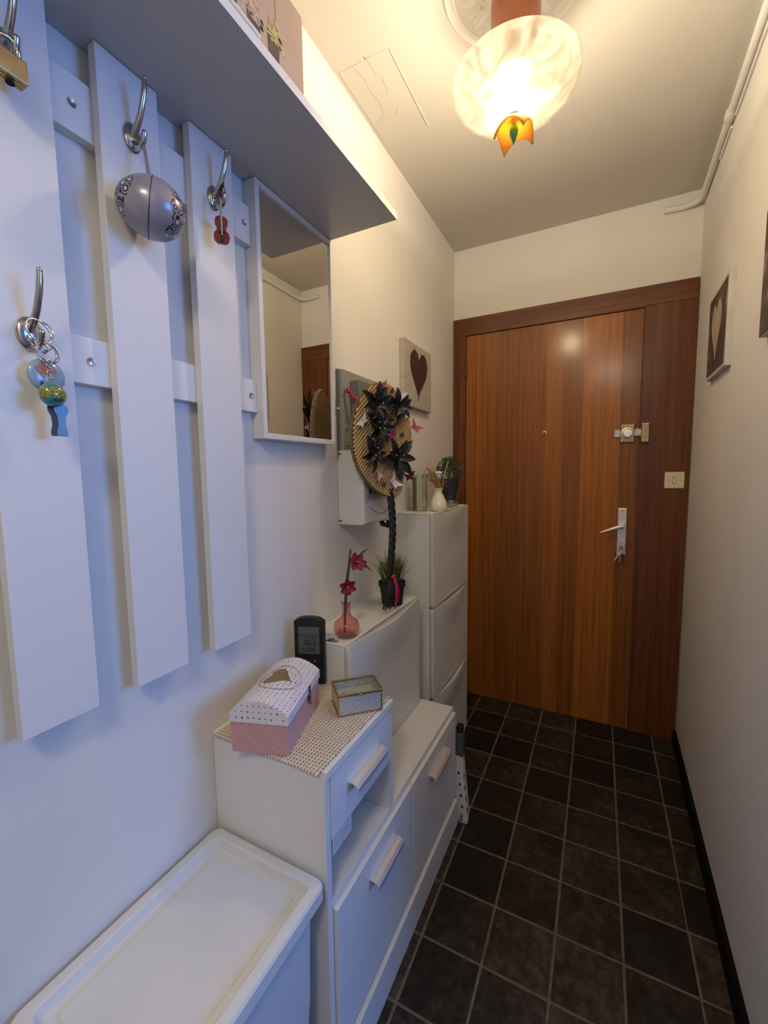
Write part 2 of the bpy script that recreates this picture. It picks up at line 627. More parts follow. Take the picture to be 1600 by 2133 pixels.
for sx in (0.836, 0.878):
    for sz in (1.436, 1.506):
        MB().lathe([(0.0042, 0.0), (0.0038, -0.002), (0.001, -0.0024)], (sx, DY - 0.0135, sz), 'Y', 10).build('screw', STEEL, lk)
# keeper on the wide jamb
kp = MB().box((0.9125, FY - 0.018, 1.425), (0.945, FY, 1.516)).build('bolt_keeper', BRASS_DULL, fr, bevel=0.005, bseg=3)
for sx, sz in ((0.921, 1.508), (0.937, 1.508), (0.921, 1.433), (0.937, 1.433)):
    MB().lathe([(0.004, 0.0), (0.0036, -0.002), (0.001, -0.0024)], (sx, FY - 0.0175, sz), 'Y', 10).build('screw', STEEL, kp)
# handle plate, lever
hp = MB().box((0.8305, DY - 0.008, 0.884), (0.8695, DY, 1.116)).build('handle_plate', ALU, door, bevel=0.004, bseg=2)
for sz in (1.103, 0.897):
    MB().lathe([(0.0045, 0.0), (0.004, -0.002), (0.001, -0.0024)], (0.850, DY - 0.0078, sz), 'Y', 12).build('screw', STEEL, hp)
b = MB().lathe([(0.0135, 0.0), (0.012, -0.012), (0.011, -0.030)], (0.852, DY - 0.006, 1.030), 'Y', 18)
b.tube([(0.852, DY - 0.034, 1.030), (0.838, DY - 0.040, 1.028), (0.81, DY - 0.043, 1.018), (0.776, DY - 0.044, 1.004), (0.757, DY - 0.044, 0.997)], [0.012, 0.0105, 0.0085, 0.0062, 0.0045], 12)
b.build('lever', ALU, hp, smooth=True, angle=50)
MB().lathe([(0.009, 0.0), (0.0088, -0.006), (0.001, -0.0062)], (0.850, DY - 0.006, 0.925), 'Y', 16).build('lock_cylinder', STEEL, hp)
# old nail marks on the door
random.seed(5)
for k in range(10):
    MB().lathe([(random.uniform(.0015, .003), 0.0), (0.001, -0.0006)], (0.79 + random.random() * 0.11, DY + 0.0001, 0.700 + random.random() * 0.035), 'Y', 8).build('nail_mark', mat('nail_mark_stain', (0.045, 0.013, 0.005), rough=0.7), door)

# keys in the lock
ks = thing('key_bunch', 'steel keys on a ring hanging from the front door lock', 'keys', (0.850, DY - 0.03, 0.86))
MB().lathe([(0.0095, -0.0012), (0.0105, 0.0), (0.0095, 0.0012)], (0.850, DY - 0.026, 0.925), 'X', 18).tube([(0.850, DY - 0.018, 0.925), (0.850, DY - 0.006, 0.925)], 0.0028, 8).build('inserted_key', STEEL, ks, smooth=True, angle=40)
MB().ring((0.850, DY - 0.030, 0.912), 0.012, 0.0011, (0.3, 1, 0.1)).ring((0.852, DY - 0.031, 0.937), 0.012, 0.0010, (0.5, 1, 0.2)).build('key_ring', CHROME, ks, smooth=True)


def flat_key(p, ang, m, name='key'):
    c, s_ = math.cos(ang), math.sin(ang)
    a, bb = Vector((c, 0, s_)), Vector((-s_, 0, c))
    pol = [(0.009 * math.cos(t), 0.008 * math.sin(t)) for t in [math.radians(x) for x in range(30, 331, 25)]]
    pol += [(0.022, -0.004), (0.026, -0.002), (0.030, -0.004), (0.034, -0.0015), (0.040, -0.002), (0.042, 0.001), (0.040, 0.0035), (0.012, 0.0035)]
    return MB().prism(pol, (Vector(p), a, bb, Vector((0, 1, 0))), 0, 0.002).build(name, m, ks, bevel=0.0004)


flat_key((0.850, DY - 0.034, 0.893), math.radians(-100), STEEL)
flat_key((0.843, DY - 0.037, 0.898), math.radians(-122), ALU)
flat_key((0.855, DY - 0.037, 0.890), math.radians(-78), mat('dark_red_key_cover', (0.12, 0.01, 0.01), rough=0.4))

# light switch on the wide jamb
sw = thing('light_switch', 'square cream light switch on the dark door frame', 'switch', (1.051, FY, 1.213))
MB().box((1.013, FY - 0.007, 1.212), (1.089, FY, 1.287)).build('switch_plate', CREAM, sw, bevel=0.004, bseg=3)
MB().box((1.0442, FY - 0.0076, 1.2345), (1.0578, FY - 0.0065, 1.2645)).build('rocker_gap', DARKHOLE, sw)
MB().hexa([(1.0455, FY - 0.012, 1.236), (1.0565, FY - 0.012, 1.236), (1.0565, FY - 0.006, 1.236), (1.0455, FY - 0.006, 1.236),
           (1.0455, FY - 0.008, 1.263), (1.0565, FY - 0.008, 1.263), (1.0565, FY - 0.006, 1.263), (1.0455, FY - 0.006, 1.263)]).build('rocker', CREAM, sw, bevel=0.0008)
for sx in (1.028, 1.074):
    MB().lathe([(0.0032, 0), (0.003, -0.0015), (0.001, -0.0016)], (sx, FY - 0.0065, 1.2495), 'Y', 10).build('screw', STEEL, sw)

# ------------------------------------------------------------------ conduit in the corner of ceiling and right wall
cd = thing('cable_conduit', 'painted cable conduit along the ceiling corner above the right wall', 'conduit', (1.09, 1.5, 2.43))
ZC = 2.436
pts = [(XR(0.96) - 0.013, 0.96, ZC + 0.004)] + [(XR(y) - 0.013, y, ZC) for y in (1.4, 1.8, 2.1)] + [(XR(D) - 0.015, D - 0.075, ZC - 0.001), (XR(D) - 0.022, D - 0.045, ZC - 0.002), (XR(D) - 0.042, D - 0.022, ZC - 0.002), (XR(D) - 0.075, D - 0.012, ZC - 0.002), (0.966, D - 0.011, ZC + 0.002)]
MB().tube(pts, 0.0125, 14).build('pipe', PLASTER, cd, smooth=True, angle=60)
MB().tube([(XR(y) - 0.004, y, ZC - 0.019) for y in (0.96, 1.3, 1.6, 1.80)], 0.0045, 8).tube([(XR(y) - 0.004, y, ZC - 0.0175) for y in (1.86, 1.95, 2.02)], 0.0045, 8).build('cable', PLASTER, cd, smooth=True, angle=60)
MB().tube([(XR(1.80) - 0.013, 1.800, ZC), (XR(1.8) - 0.013, 1.812, ZC), (XR(1.8) - 0.013, 1.838, ZC), (XR(1.8) - 0.013, 1.85, ZC)], [0.0125, 0.0165, 0.016, 0.0125], 12).build('pipe_joint', PLASTER, cd, smooth=True, angle=60)
# ------------------------------------------------------------------ ceiling rose and lamp
LX, LY = 0.529, 1.162
PLAST_W = mat('white_plaster_relief', (0.82, 0.80, 0.75), rough=0.6)
rs = thing('ceiling_rose', 'white plaster ceiling rose with leaf relief around the lamp', 'ceiling rose', (LX, LY, H))
prof = [(0.176, 0.0), (0.176, -0.006), (0.172, -0.011), (0.166, -0.011), (0.163, -0.007), (0.158, -0.007), (0.155, -0.012), (0.149, -0.012), (0.146, -0.007), (0.08, -0.007), (0.076, -0.014), (0.064, -0.017), (0.058, -0.010), (0.01, -0.010)]
MB().lathe(prof, (LX, LY, H), 'Z', 72).build('rings', PLAST_W, rs, smooth=True, angle=30)


def relief(L, W, hgt):
    def fn(u, t):
        x = 0.072 + L * t
        lob = 1.0 + 0.28 * math.cos(t * math.pi * 5.0)
        wv = W * math.sin(math.pi * (0.10 + 0.86 * t)) ** 0.8 * lob * (u - 0.5)
        hh = hgt * math.sin(math.pi * min(1, max(0, u))) ** 0.6 * (0.35 + 0.65 * abs(math.cos((u - 0.5) * math.pi * 3))) * math.sin(math.pi * (0.06 + 0.9 * t)) ** 0.5
        return Vector((x, wv, -0.0068 - hh))
    return MB().grid(fn, 10, 14)


lf = relief(0.066, 0.060, 0.016).build('leaf_relief', PLAST_W, rs, local=True, smooth=True)
lf2 = relief(0.040, 0.030, 0.012).build('leaf_relief', PLAST_W, rs, local=True, smooth=True)
for k in range(12):
    a = 2 * math.pi * k / 12
    if k:
        share(lf, 'leaf_relief', rs, Matrix.Rotation(a, 4, 'Z'))
        share(lf2, 'leaf_relief', rs, Matrix.Rotation(a + math.pi / 12, 4, 'Z') @ Matrix.Translation((0.028, 0, 0)))
    else:
        lf2.matrix_local = Matrix.Rotation(math.pi / 12, 4, 'Z') @ Matrix.Translation((0.028, 0, 0))

lamp = thing('ceiling_lamp', 'lit frosted glass bowl ceiling lamp with copper stem and yellow flower finial', 'lamp', (LX, LY, 2.10))
COPPER = mat('copper_lacquer', (0.34, 0.085, 0.018), rough=0.28, metal=0.25, coat=0.5)
MB().lathe([(0.050, H - 0.010), (0.056, H - 0.03), (0.059, 2.42), (0.058, 2.36), (0.056, 2.315), (0.053, 2.28), (0.050, 2.268), (0.016, 2.266)], (LX, LY, 0), 'Z', 40).build('stem', COPPER, lamp, smooth=True, angle=50)

# frosted glass: part clear, part translucent, faintly marbled
FROST = bpy.data.materials.new('frosted_marbled_glass')
FROST.use_nodes = True
t = FROST.node_tree
t.nodes.clear()
out = t.nodes.new('ShaderNodeOutputMaterial')
tl = t.nodes.new('ShaderNodeBsdfTranslucent')
df = t.nodes.new('ShaderNodeBsdfDiffuse')
tr = t.nodes.new('ShaderNodeBsdfTransparent')
gl = t.nodes.new('ShaderNodeBsdfGlossy')
gl.inputs['Roughness'].default_value = 0.25
gl.inputs['Color'].default_value = (0.9, 0.9, 0.9, 1)
tc = t.nodes.new('ShaderNodeTexCoord')
nz = t.nodes.new('ShaderNodeTexNoise')
nz.inputs['Scale'].default_value = 14
nz.inputs['Detail'].default_value = 3
nz.inputs['Distortion'].default_value = 2.2
rp = t.nodes.new('ShaderNodeValToRGB')
rp.color_ramp.elements[0].position = 0.36
rp.color_ramp.elements[1].position = 0.62
rp.color_ramp.elements[0].color = (0.075, 0.071, 0.060, 1)
rp.color_ramp.elements[1].color = (0.15, 0.147, 0.132, 1)
t.links.new(tc.outputs['Object'], nz.inputs['Vector'])
t.links.new(nz.outputs['Fac'], rp.inputs[0])
for s_ in (tl, df):
    t.links.new(rp.outputs[0], s_.inputs['Color'])
tr.inputs['Color'].default_value = (0.95, 0.93, 0.86, 1)


def mixsh(f, a, b):
    m = t.nodes.new('ShaderNodeMixShader')
    m.inputs[0].default_value = f
    t.links.new(a, m.inputs[1])
    t.links.new(b, m.inputs[2])
    return m.outputs[0]


o1 = mixsh(0.22, tl.outputs[0], df.outputs[0])
o2 = mixsh(0.66, o1, tr.outputs[0])
o3 = mixsh(0.05, o2, gl.outputs[0])
t.links.new(o3, out.inputs[0])
R0, ZR, HB = 0.153, 2.256, 0.070
pf = []
for i in range(15):
    a = i / 14
    th = a * math.pi / 2
    pf.append((max(0.006, R0 * math.cos(th) ** 0.82), ZR - HB * math.sin(th) ** 1.05))
inner = [(r - 0.0035 if r > 0.01 else r, z + 0.0035) for r, z in pf[::-1]]
bowl = MB().lathe(pf + inner, (LX, LY, 0), 'Z', 64, cap0=False, cap1=False)
n = len(pf + inner) - 1
bowl.f += [((n) * 64 + i, n * 64 + (i + 1) % 64, (i + 1) % 64, i) for i in range(64)]
bowl.build('glass_bowl', FROST, lamp, smooth=True, angle=60)
BULB = mat('lit_bulb', (1, 0.95, 0.85), emit=(1.0, 0.86, 0.62), estr=5.0)
MB().ball((LX - 0.001, LY - 0.004, 2.236), 0.019, 20, (1, 1, 1.15)).build('bulb', BULB, lamp, smooth=True)
pd = bpy.data.lights.new('ceiling_lamp_light', 'POINT')
pd.energy, pd.color, pd.shadow_soft_size = LAMP_POWER, LAMP_COLOR, 0.035
po = bpy.data.objects.new('ceiling_lamp_light', pd)
COL.objects.link(po)
po.location = (LX - 0.001, LY - 0.004, 2.237)
# yellow glass flower with four points and a green drop
YEL = bpy.data.materials.new('amber_glass')
YEL.use_nodes = True
yt = YEL.node_tree
yp = yt.nodes['Principled BSDF']
yp.inputs['Base Color'].default_value = (0.85, 0.52, 0.09, 1)
yp.inputs['Roughness'].default_value = 0.25
ytl = yt.nodes.new('ShaderNodeBsdfTranslucent')
ytl.inputs['Color'].default_value = (0.80, 0.55, 0.16, 1)
ymx = yt.nodes.new('ShaderNodeMixShader')
ymx.inputs[0].default_value = 0.45
yt.links.new(yp.outputs[0], ymx.inputs[1])
yt.links.new(ytl.outputs[0], ymx.inputs[2])
yt.links.new(ymx.outputs[0], yt.nodes['Material Output'].inputs[0])
GREENG = mat('green_glass', (0.02, 0.30, 0.10), rough=0.1, coat=0.8)
FZ = ZR - HB - 0.002


FROT = math.radians(-8)


def flower_fn(u, t_):
    """a square of glass draped like a handkerchief, four corners down"""
    a_, b_ = 2 * u - 1, 2 * t_ - 1
    r2 = a_ * a_ + b_ * b_
    pull = 1 - 0.13 * r2
    x, y = 0.049 * a_ * pull, 0.049 * b_ * pull
    z = FZ - 0.012 - 0.024 * r2 ** 0.85 - 0.010 * abs(a_ * b_) ** 1.5
    return Vector((LX + x * math.cos(FROT) - y * math.sin(FROT), LY + x * math.sin(FROT) + y * math.cos(FROT), z))


MB().grid(flower_fn, 24, 24).build('flower_finial', YEL, lamp, smooth=True, solid=0.0045)
MB().lathe([(0.004, 0.012), (0.012, 0.008), (0.014, 0.0), (0.006, -0.004)], (LX, LY, FZ - 0.006), 'Z', 20).build('finial_cap', BRASS, lamp, smooth=True)
MB().lathe([(0.0005, 0.004), (0.006, -0.004), (0.0105, -0.014), (0.0115, -0.020), (0.0095, -0.029), (0.0045, -0.040), (0.0006, -0.050)], (LX, LY, FZ - 0.022), 'Z', 18).build('glass_drop', GREENG, lamp, smooth=True)
# ------------------------------------------------------------------ coat rack
ZS = 1.968                       # underside of the hat shelf
rack = thing('coat_rack', 'white panelled coat rack with three wide upright boards and metal hooks', 'coat rack', (0.0, 0.45, 0.93))
pl = None
for y0 in (0.098, 0.266, 0.434, 0.6015):
    if pl is None:
        pl = MB().box((0.018, -0.0515, 0.93), (0.036, 0.0515, ZS - 0.001)).build('upright_board', MELA, rack, local=True, bevel=0.0012)
        pl.matrix_local = Matrix.Translation((0, y0 + 0.0515 - 0.45, -0.93))
    else:
        share(pl, 'upright_board', rack, Matrix.Translation((0, y0 + 0.0515 - 0.45, -0.93)))
for z0, z1 in ((1.822, 1.906), (1.447, 1.520)):
    r_ = MB().box((0.0, 0.05, z0), (0.018, 0.7715, z1)).build('cross_rail', MELA, rack, bevel=0.001)
    for y in (0.405, 0.753):
        b = MB().lathe([(0.0068, 0.0), (0.0062, 0.0018), (0.0030, 0.0012), (0.0010, 0.0002)], (0.018, y, (z0 + z1) / 2), 'X', 16)
        b.build('screw', STEEL, r_, smooth=True, angle=40)


def hook_bm(tilt=0.0):
    """double coat hook: oval back plate, long upper prong, short lower prong; local origin on the board"""
    b = MB()
    vs = []
    pf = [(1.0, 0.0), (0.97, 0.003), (0.80, 0.0055), (0.5, 0.0068), (0.05, 0.0072)]
    t = MB().lathe(pf, (0, 0, 0), 'X', 24)
    b.add([Vector((p.x, p.y * 0.0165, p.z * 0.0235)) for p in t.v], t.f)
    b.tube([(0.004, 0, 0.004), (0.014, 0, 0.012), (0.026, 0, 0.028), (0.035, 0, 0.048), (0.0395, 0, 0.064), (0.0405, 0, 0.074)], [0.0062, 0.0052, 0.0046, 0.0043, 0.0042, 0.0036], 12)
    b.ball((0.0405, 0, 0.0755), 0.0040, 10)
    b.tube([(0.004, 0, -0.010), (0.013, 0, -0.019), (0.022, 0, -0.021), (0.029, 0, -0.014), (0.032, 0, -0.004)], [0.0055, 0.0046, 0.0042, 0.0042, 0.0044], 12)
    b.ball((0.0322, 0, -0.003), 0.0047, 10)
    return b


hk = None
HOOKS = [(0.316, 1.860), (0.486, 1.860), (0.652, 1.855), (0.316, 1.499)]
for y, z in HOOKS:
    M = Matrix.Translation((0.036, y - 0.45, z - 0.93))
    if hk is None:
        hk = hook_bm().build('hook', CHROME, rack, local=True, smooth=True, angle=60)
        sc_ = MB().lathe([(0.0042, 0.0), (0.0038, 0.0016), (0.0012, 0.0018)], (0.0048, 0, 0.0145), 'X', 12).build('screw', STEEL, hk, local=True)
        hk.matrix_local = M
    else:
        h2 = share(hk, 'hook', rack, M)
        share(sc_, 'screw', h2, I4())

# hat shelf
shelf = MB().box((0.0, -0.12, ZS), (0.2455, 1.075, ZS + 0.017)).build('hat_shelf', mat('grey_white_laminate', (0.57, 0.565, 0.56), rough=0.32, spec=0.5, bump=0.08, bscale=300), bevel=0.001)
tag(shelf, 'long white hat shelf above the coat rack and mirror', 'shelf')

MB().box((0.2455, -0.12, ZS), (0.2465, 1.075, ZS + 0.017)).build('edge_band', MELA_EDGE, shelf)
# mirror
mir = thing('wall_mirror', 'tall white framed wall mirror beside the coat rack', 'mirror', (0.018, 0.923, 1.385))
MY0, MY1, MZ0, MZ1, FW = 0.772, 1.076, 1.386, ZS - 0.001, 0.0135
MB().box((0.0, MY0, MZ0), (0.036, MY0 + FW, MZ1)).build('frame_side', MELA, mir, bevel=0.001)
MB().box((0.0, MY1 - 0.006, MZ0), (0.036, MY1, MZ1)).build('frame_side', MELA, mir, bevel=0.001)
MB().box((0.0, MY0 + FW, MZ0), (0.036, MY1 - 0.006, MZ0 + FW)).build('frame_bottom', MELA, mir, bevel=0.001)
MB().box((0.0, MY0 + FW, MZ1 - FW), (0.036, MY1 - 0.006, MZ1)).build('frame_top', MELA, mir, bevel=0.001)
MB().box((0.018, MY0 + FW, MZ0 + FW), (0.0305, MY1 - 0.006, MZ1 - FW)).build('mirror_glass', mat('silver_mirror', (0.84, 0.82, 0.78), rough=0.0, metal=1.0), mir)
MB().box((0.0301, MY0 + FW, MZ0 + FW), (0.0312, MY0 + FW + 0.0022, MZ1 - FW)).build('glass_edge', mat('mirror_dark_edge', (0.06, 0.03, 0.03), rough=0.5), mir)

# ------------------------------------------------------------------ things on the shelf
CANV = mat('vase_print_canvas', (0.50, 0.38, 0.34), rough=0.8, var=0.10, vscale=7, bump=0.3, bscale=900)
cv = thing('canvas_picture', 'long pinkish canvas picture of vases with dried flowers standing on the shelf', 'picture', (0.178, 0.45, ZS + 0.017))
MB().box((0.166, 0.13, ZS + 0.017), (0.190, 0.757, 2.205)).build('canvas', CANV, cv, bevel=0.0015)
VASEB = mat('printed_brown_vase', (0.13, 0.085, 0.08), rough=0.8, var=0.15, vscale=30)
BLOOM = mat('printed_yellow_bloom', (0.55, 0.46, 0.22), rough=0.8, var=0.3, vscale=120)
BLOOM2 = mat('printed_pale_bloom', (0.55, 0.43, 0.36), rough=0.8, var=0.25, vscale=120)
LEAFP = mat('printed_dark_leaf', (0.10, 0.08, 0.04), rough=0.8)
random.seed(3)
fr_c = (Vector((0.1901, 0, 0)), Vector((0, 1, 0)), Vector((0, 0, 1)), Vector((1, 0, 0)))
for yc, w, zt, bm_, sc_b in ((0.669, 0.036, 2.100, BLOOM, 0.5), (0.619, 0.036, 2.094, BLOOM2, 0.5), (0.565, 0.036, 2.10, BLOOM, 0.5), (0.51, 0.036, 2.095, BLOOM2, 0.5)):
    MB().prism([(yc - w * 0.32, ZS + 0.018), (yc + w * 0.22, ZS + 0.018), (yc + w * 0.42, zt - 0.012), (yc - w * 0.5, zt)], fr_c, 0, 0.0003).build('printed_vase', VASEB, cv)
    b = MB()
    for k in range(44):
        a = random.uniform(-0.5, 3.3)
        L = random.uniform(0.018, 0.040) * sc_b
        o_ = Vector((yc - 0.004 + random.uniform(-.006, .018), zt + random.uniform(-.012, .014)))
        d = Vector((math.cos(a), math.sin(a)))
        n_ = Vector((-d.y, d.x)) * random.uniform(0.0022, 0.0045)
        P = [o_ - n_, o_ + d * L * 0.6 - n_ * .8, o_ + d * L, o_ + d * L * 0.6 + n_ * .8]
        b.prism([(p.x, p.y) for p in P], fr_c, 0.0003, 0.0004 + 0.00001 * k)
    b.build('printed_bloom', bm_, cv)['kind'] = 'stuff'
    b = MB()
    for k in range(5):
        o_ = Vector((yc + 0.010 + random.uniform(0, .008), zt - 0.002 + random.uniform(-.01, .01)))
        b.prism([(o_.x, o_.y), (o_.x + .003, o_.y + .002), (o_.x + .009, o_.y - .003), (o_.x + .004, o_.y - .003)], fr_c, 0.0009, 0.001)
    b.build('printed_leaves', LEAFP, cv)['kind'] = 'stuff'
MB().prism([(0.675, 2.12), (0.6757, 2.12), (0.6752, 2.205), (0.6745, 2.205)], fr_c, 0, 0.0003).build('printed_line', LEAFP, cv)
# flat white tray in front of the picture
tr_ = thing('flat_tray', 'flat white tray on the shelf in front of the canvas picture', 'tray', (0.215, 0.3, ZS + 0.017))
MB().box((0.198, 0.02, ZS + 0.0172), (0.240, 0.572, ZS + 0.0235)).build('tray_gap_shade', mat('blue_grey_gap_shade', (0.22, 0.24, 0.29), rough=0.5), tr_)  # blue-grey strip painted as the shadow in the gap under the tray
MB().box((0.196, 0.0, ZS + 0.0235), (0.2425, 0.578, ZS + 0.036)).build('tray_body', PLASTIC, tr_, bevel=0.006, bseg=3)
# two bits lying near the shelf end
tag(MB().box((0.205, 0.80, ZS + 0.0172), (0.2445, 0.862, ZS + 0.0205)).build('brown_strip', mat('brown_sheet', (0.20, 0.13, 0.09), rough=0.7), bevel=0.0008), 'thin brown strip lying flat on the hat shelf near its front edge', 'strip')

# ------------------------------------------------------------------ brass padlock on the top left hook
pk = thing('padlock', 'brass padlock hanging on the hook at the top left corner', 'padlock', (0.075, 0.318, 1.79))
P0 = Vector((0.066, 0.307, 1.816))
b = MB()
for k, x in enumerate((-0.010, -0.0033, 0.0034)):
    b.box((P0.x + x, P0.y - 0.016, P0.z - 0.013), (P0.x + x + 0.0064, P0.y + 0.016, P0.z + 0.015))
b.build('lock_body', BRASS, pk, bevel=0.0018)
MB().tube([(P0.x, P0.y - 0.0105, P0.z + 0.014), (P0.x, P0.y - 0.0105, P0.z + 0.027), (P0.x, P0.y - 0.009, P0.z + 0.034), (P0.x, P0.y, P0.z + 0.037), (P0.x, P0.y + 0.009, P0.z + 0.034), (P0.x, P0.y + 0.0105, P0.z + 0.027), (P0.x, P0.y + 0.0105, P0.z + 0.014)], 0.0036, 12).build('shackle', CHROME, pk, smooth=True)
MB().lathe([(0.005, -0.001), (0.005, 0.0), (0.001, 0.0)], (P0.x - 0.002, P0.y, P0.z - 0.0155), 'Z', 14).build('keyhole', DARKHOLE, pk)

# ------------------------------------------------------------------ egg shaped tin on a ribbon
eg = thing('egg_tin', 'grey egg shaped tin with black floral ends hanging from a hook', 'tin', (0.083, 0.480, 1.68))
EC = Vector((0.0865, 0.4770, 1.7320))
EGGM = mat('lilac_grey_lacquer', (0.33, 0.305, 0.335), rough=0.28, metal=0.15, coat=0.4)
q = NT(EGGM)
ob = q.obj()
sx_, sy_, sz_ = q.sep(ob)
# ornament near both ends: rings of dots and curls
ex, ey, ez = (sx_, sy_, sz_)
ae = q.math('ABSOLUTE', ey)
vor = q.n('ShaderNodeTexVoronoi', feature='DISTANCE_TO_EDGE')
q.link(ob, vor.inputs['Vector'])
vor.inputs['Scale'].default_value = 95
vor2 = q.n('ShaderNodeTexVoronoi')
q.link(ob, vor2.inputs['Vector'])
vor2.inputs['Scale'].default_value = 62
rg = q.math('SINE', q.math('MULTIPLY', vor2.outputs['Distance'], 26.0))
curls = q.math('GREATER_THAN', rg, 0.25)
nzz = q.noise(ob, 22, 2)
zone = q.math('GREATER_THAN', q.math('ADD', ae, q.math('MULTIPLY', q.math('SUBTRACT', nzz, 0.5), 0.032)), 0.029)
msk = q.math('MULTIPLY', curls, zone)
hil = q.math('MULTIPLY', zone, q.math('LESS_THAN', vor2.outputs['Distance'], 0.22))
cc = q.mix(msk, (0.33, 0.305, 0.335), (0.02, 0.02, 0.03))
q.color(q.mix(hil, cc, (0.62, 0.60, 0.62)))
pf = []
for i in range(29):
    t_ = math.pi * i / 28
    y = -0.0505 * math.cos(t_)
    r = 0.0450 * math.sin(t_) * (1 - 0.07 * math.cos(t_))
    pf.append((max(r, 1e-4), y))
ER = Matrix.Translation(EC) @ Matrix.Rotation(math.radians(-36), 4, 'Z') @ Matrix.Rotation(math.radians(-8), 4, 'X')
eb = MB().lathe(pf, (0, 0, 0), 'Y', 44).build('egg_shell', EGGM, eg, local=True, smooth=True)
eb.matrix_local = Matrix.Translation((-0.083, -0.480, -1.68)) @ ER
MB().ring(EC, 0.0452, 0.0007, ER.to_3x3() @ Vector((0, 1, 0)), 56, 6).build('seam', mat('dark_seam', (0.03, 0.03, 0.04), rough=0.5), eg, smooth=True)
MB().tube([(0.0655, 0.486, 1.8385), (0.071, 0.485, 1.815), (0.0870, 0.477, EC.z + 0.0452)], [0.0024, 0.0026, 0.0034], 6).build('ribbon', mat('grey_ribbon', (0.25, 0.24, 0.26), rough=0.7), eg)

# ------------------------------------------------------------------ red toy violin
vi = thing('toy_violin', 'small red violin ornament hanging from a coat hook', 'ornament', (0.062, 0.655, 1.755))
RED = mat('red_lacquer', (0.20, 0.008, 0.010), rough=0.3, coat=0.5)
V0 = Vector((0.066, 0.641, 1.785))
half = [(0.0, -0.031), (0.008, -0.0305), (0.0135, -0.026), (0.0150, -0.019), (0.0135, -0.012), (0.0095, -0.0085), (0.0085, -0.004), (0.0092, 0.001), (0.0118, 0.0045), (0.0122, 0.011), (0.0098, 0.0165), (0.005, 0.019), (0.0, 0.0195)]
poly = half + [(-x, y) for x, y in half[-2:0:-1]]
fv = (V0, Vector((0.62, 0.785, 0)), Vector((0, 0.0, 1)), Vector((0.785, -0.62, 0)))
vb = MB().prism(poly, fv, 0, 0.009).build('violin_body', RED, vi, bevel=0.0012, bseg=2)
MB().prism([(-0.0022, -0.012), (0.0022, -0.012), (0.0016, 0.052), (-0.0016, 0.052)], fv, 0.0088, 0.0125).build('neck', mat('dark_ebony', (0.035, 0.014, 0.010), rough=0.4), vi)
MB().prism([(-0.003, 0.050), (0.003, 0.050), (0.0034, 0.062), (0.0, 0.066), (-0.0034, 0.062)], fv, 0.0068, 0.0125).build('scroll', mat('dark_red_wood', (0.10, 0.012, 0.010), rough=0.4), vi, bevel=0.001)
MB().prism([(-0.0055, -0.0125), (0.0055, -0.0125), (0.004, -0.0105), (-0.004, -0.0105)], fv, 0.009, 0.0125).prism([(-0.003, -0.029), (0.003, -0.029), (0.0038, -0.017), (-0.0038, -0.017)], fv, 0.009, 0.0115).build('bridge', MATS['dark_ebony'], vi)
b = MB()
for s_ in (-0.0011, 0.0, 0.0011):
    b.prism([(s_ - 0.0002, -0.018), (s_ + 0.0002, -0.018), (s_ + 0.0002, 0.05), (s_ - 0.0002, 0.05)], fv, 0.0128, 0.0132)
b.build('strings', ALU, vi)
MB().ring((0.061, 0.656, 1.853), 0.008, 0.0011, (0.2, 1, 0), 18, 6).ring((0.060, 0.658, 1.866), 0.007, 0.0009, (1, 0.4, 0), 18, 6).tube([(0.058, 0.648, 1.853), (0.062, 0.652, 1.868), (0.060, 0.658, 1.880)], 0.0018, 6).build('hanging_loop', mat('dark_cord', (0.05, 0.012, 0.012), rough=0.8), vi, smooth=True)

# ------------------------------------------------------------------ key bunch with souvenir fobs on the lower hook
kb = thing('key_fob_bunch', 'key ring with two round souvenir fobs and a nail clipper on the lower hook', 'keys', (0.066, 0.318, 1.36))
MB().ring((0.062, 0.316, 1.4985), 0.0165, 0.0011, (1, 0.25, 0.25), 30, 8).ring((0.060, 0.318, 1.500), 0.0150, 0.0010, (1, -0.2, 0.3), 30, 8).build('split_ring', CHROME, kb, smooth=True)
MB().ring((0.066, 0.322, 1.4720), 0.0130, 0.0013, (1, 0.2, 0.1), 28, 8).ring((0.064, 0.324, 1.4700), 0.0125, 0.0012, (1, -0.25, -0.1), 28, 8).build('split_ring', CHROME, kb, smooth=True)
MB().tube([(0.064, 0.318, 1.486), (0.066, 0.326, 1.478), (0.064, 0.318, 1.470)], 0.0026, 8).build('swivel', CHROME, kb, smooth=True)
b = MB()
for k in range(7):
    b.ring((0.068, 0.3215 + 0.0012 * (-1) ** k, 1.4585 - 0.0052 * k), 0.0033, 0.0009, (1, 0.9 if k % 2 else -0.9, 0), 12, 6)
b.build('chain', CHROME, kb, smooth=True)
DISC = mat('blue_map_disc', (0.30, 0.42, 0.52), rough=0.15, coat=0.8)
dz, dy = 1.4420, 0.3245
d_ = MB().lathe([(0.0225, 0.0), (0.0232, 0.002), (0.0215, 0.0045), (0.015, 0.0065), (0.001, 0.0075)], (0.052, dy, dz), 'X', 32).build('glass_disc_fob', DISC, kb, smooth=True, angle=60)
MAPC = mat('orange_map_print', (0.52, 0.17, 0.07), rough=0.3)
fd = (Vector((0.0589, dy, dz)), Vector((0, 1, 0)), Vector((0, 0, 1)), Vector((1, 0, 0)))
MB().prism([(-0.013, 0.004), (-0.0145, 0.010), (-0.009, 0.015), (-0.003, 0.013), (0.003, 0.015), (0.008, 0.011), (0.011, 0.004), (0.006, -0.001), (-0.001, 0.002), (-0.008, -0.003)], fd, -0.001, 0.0012).build('map_print', MAPC, d_)
INK = mat('dark_print_ink', (0.015, 0.02, 0.03), rough=0.5)
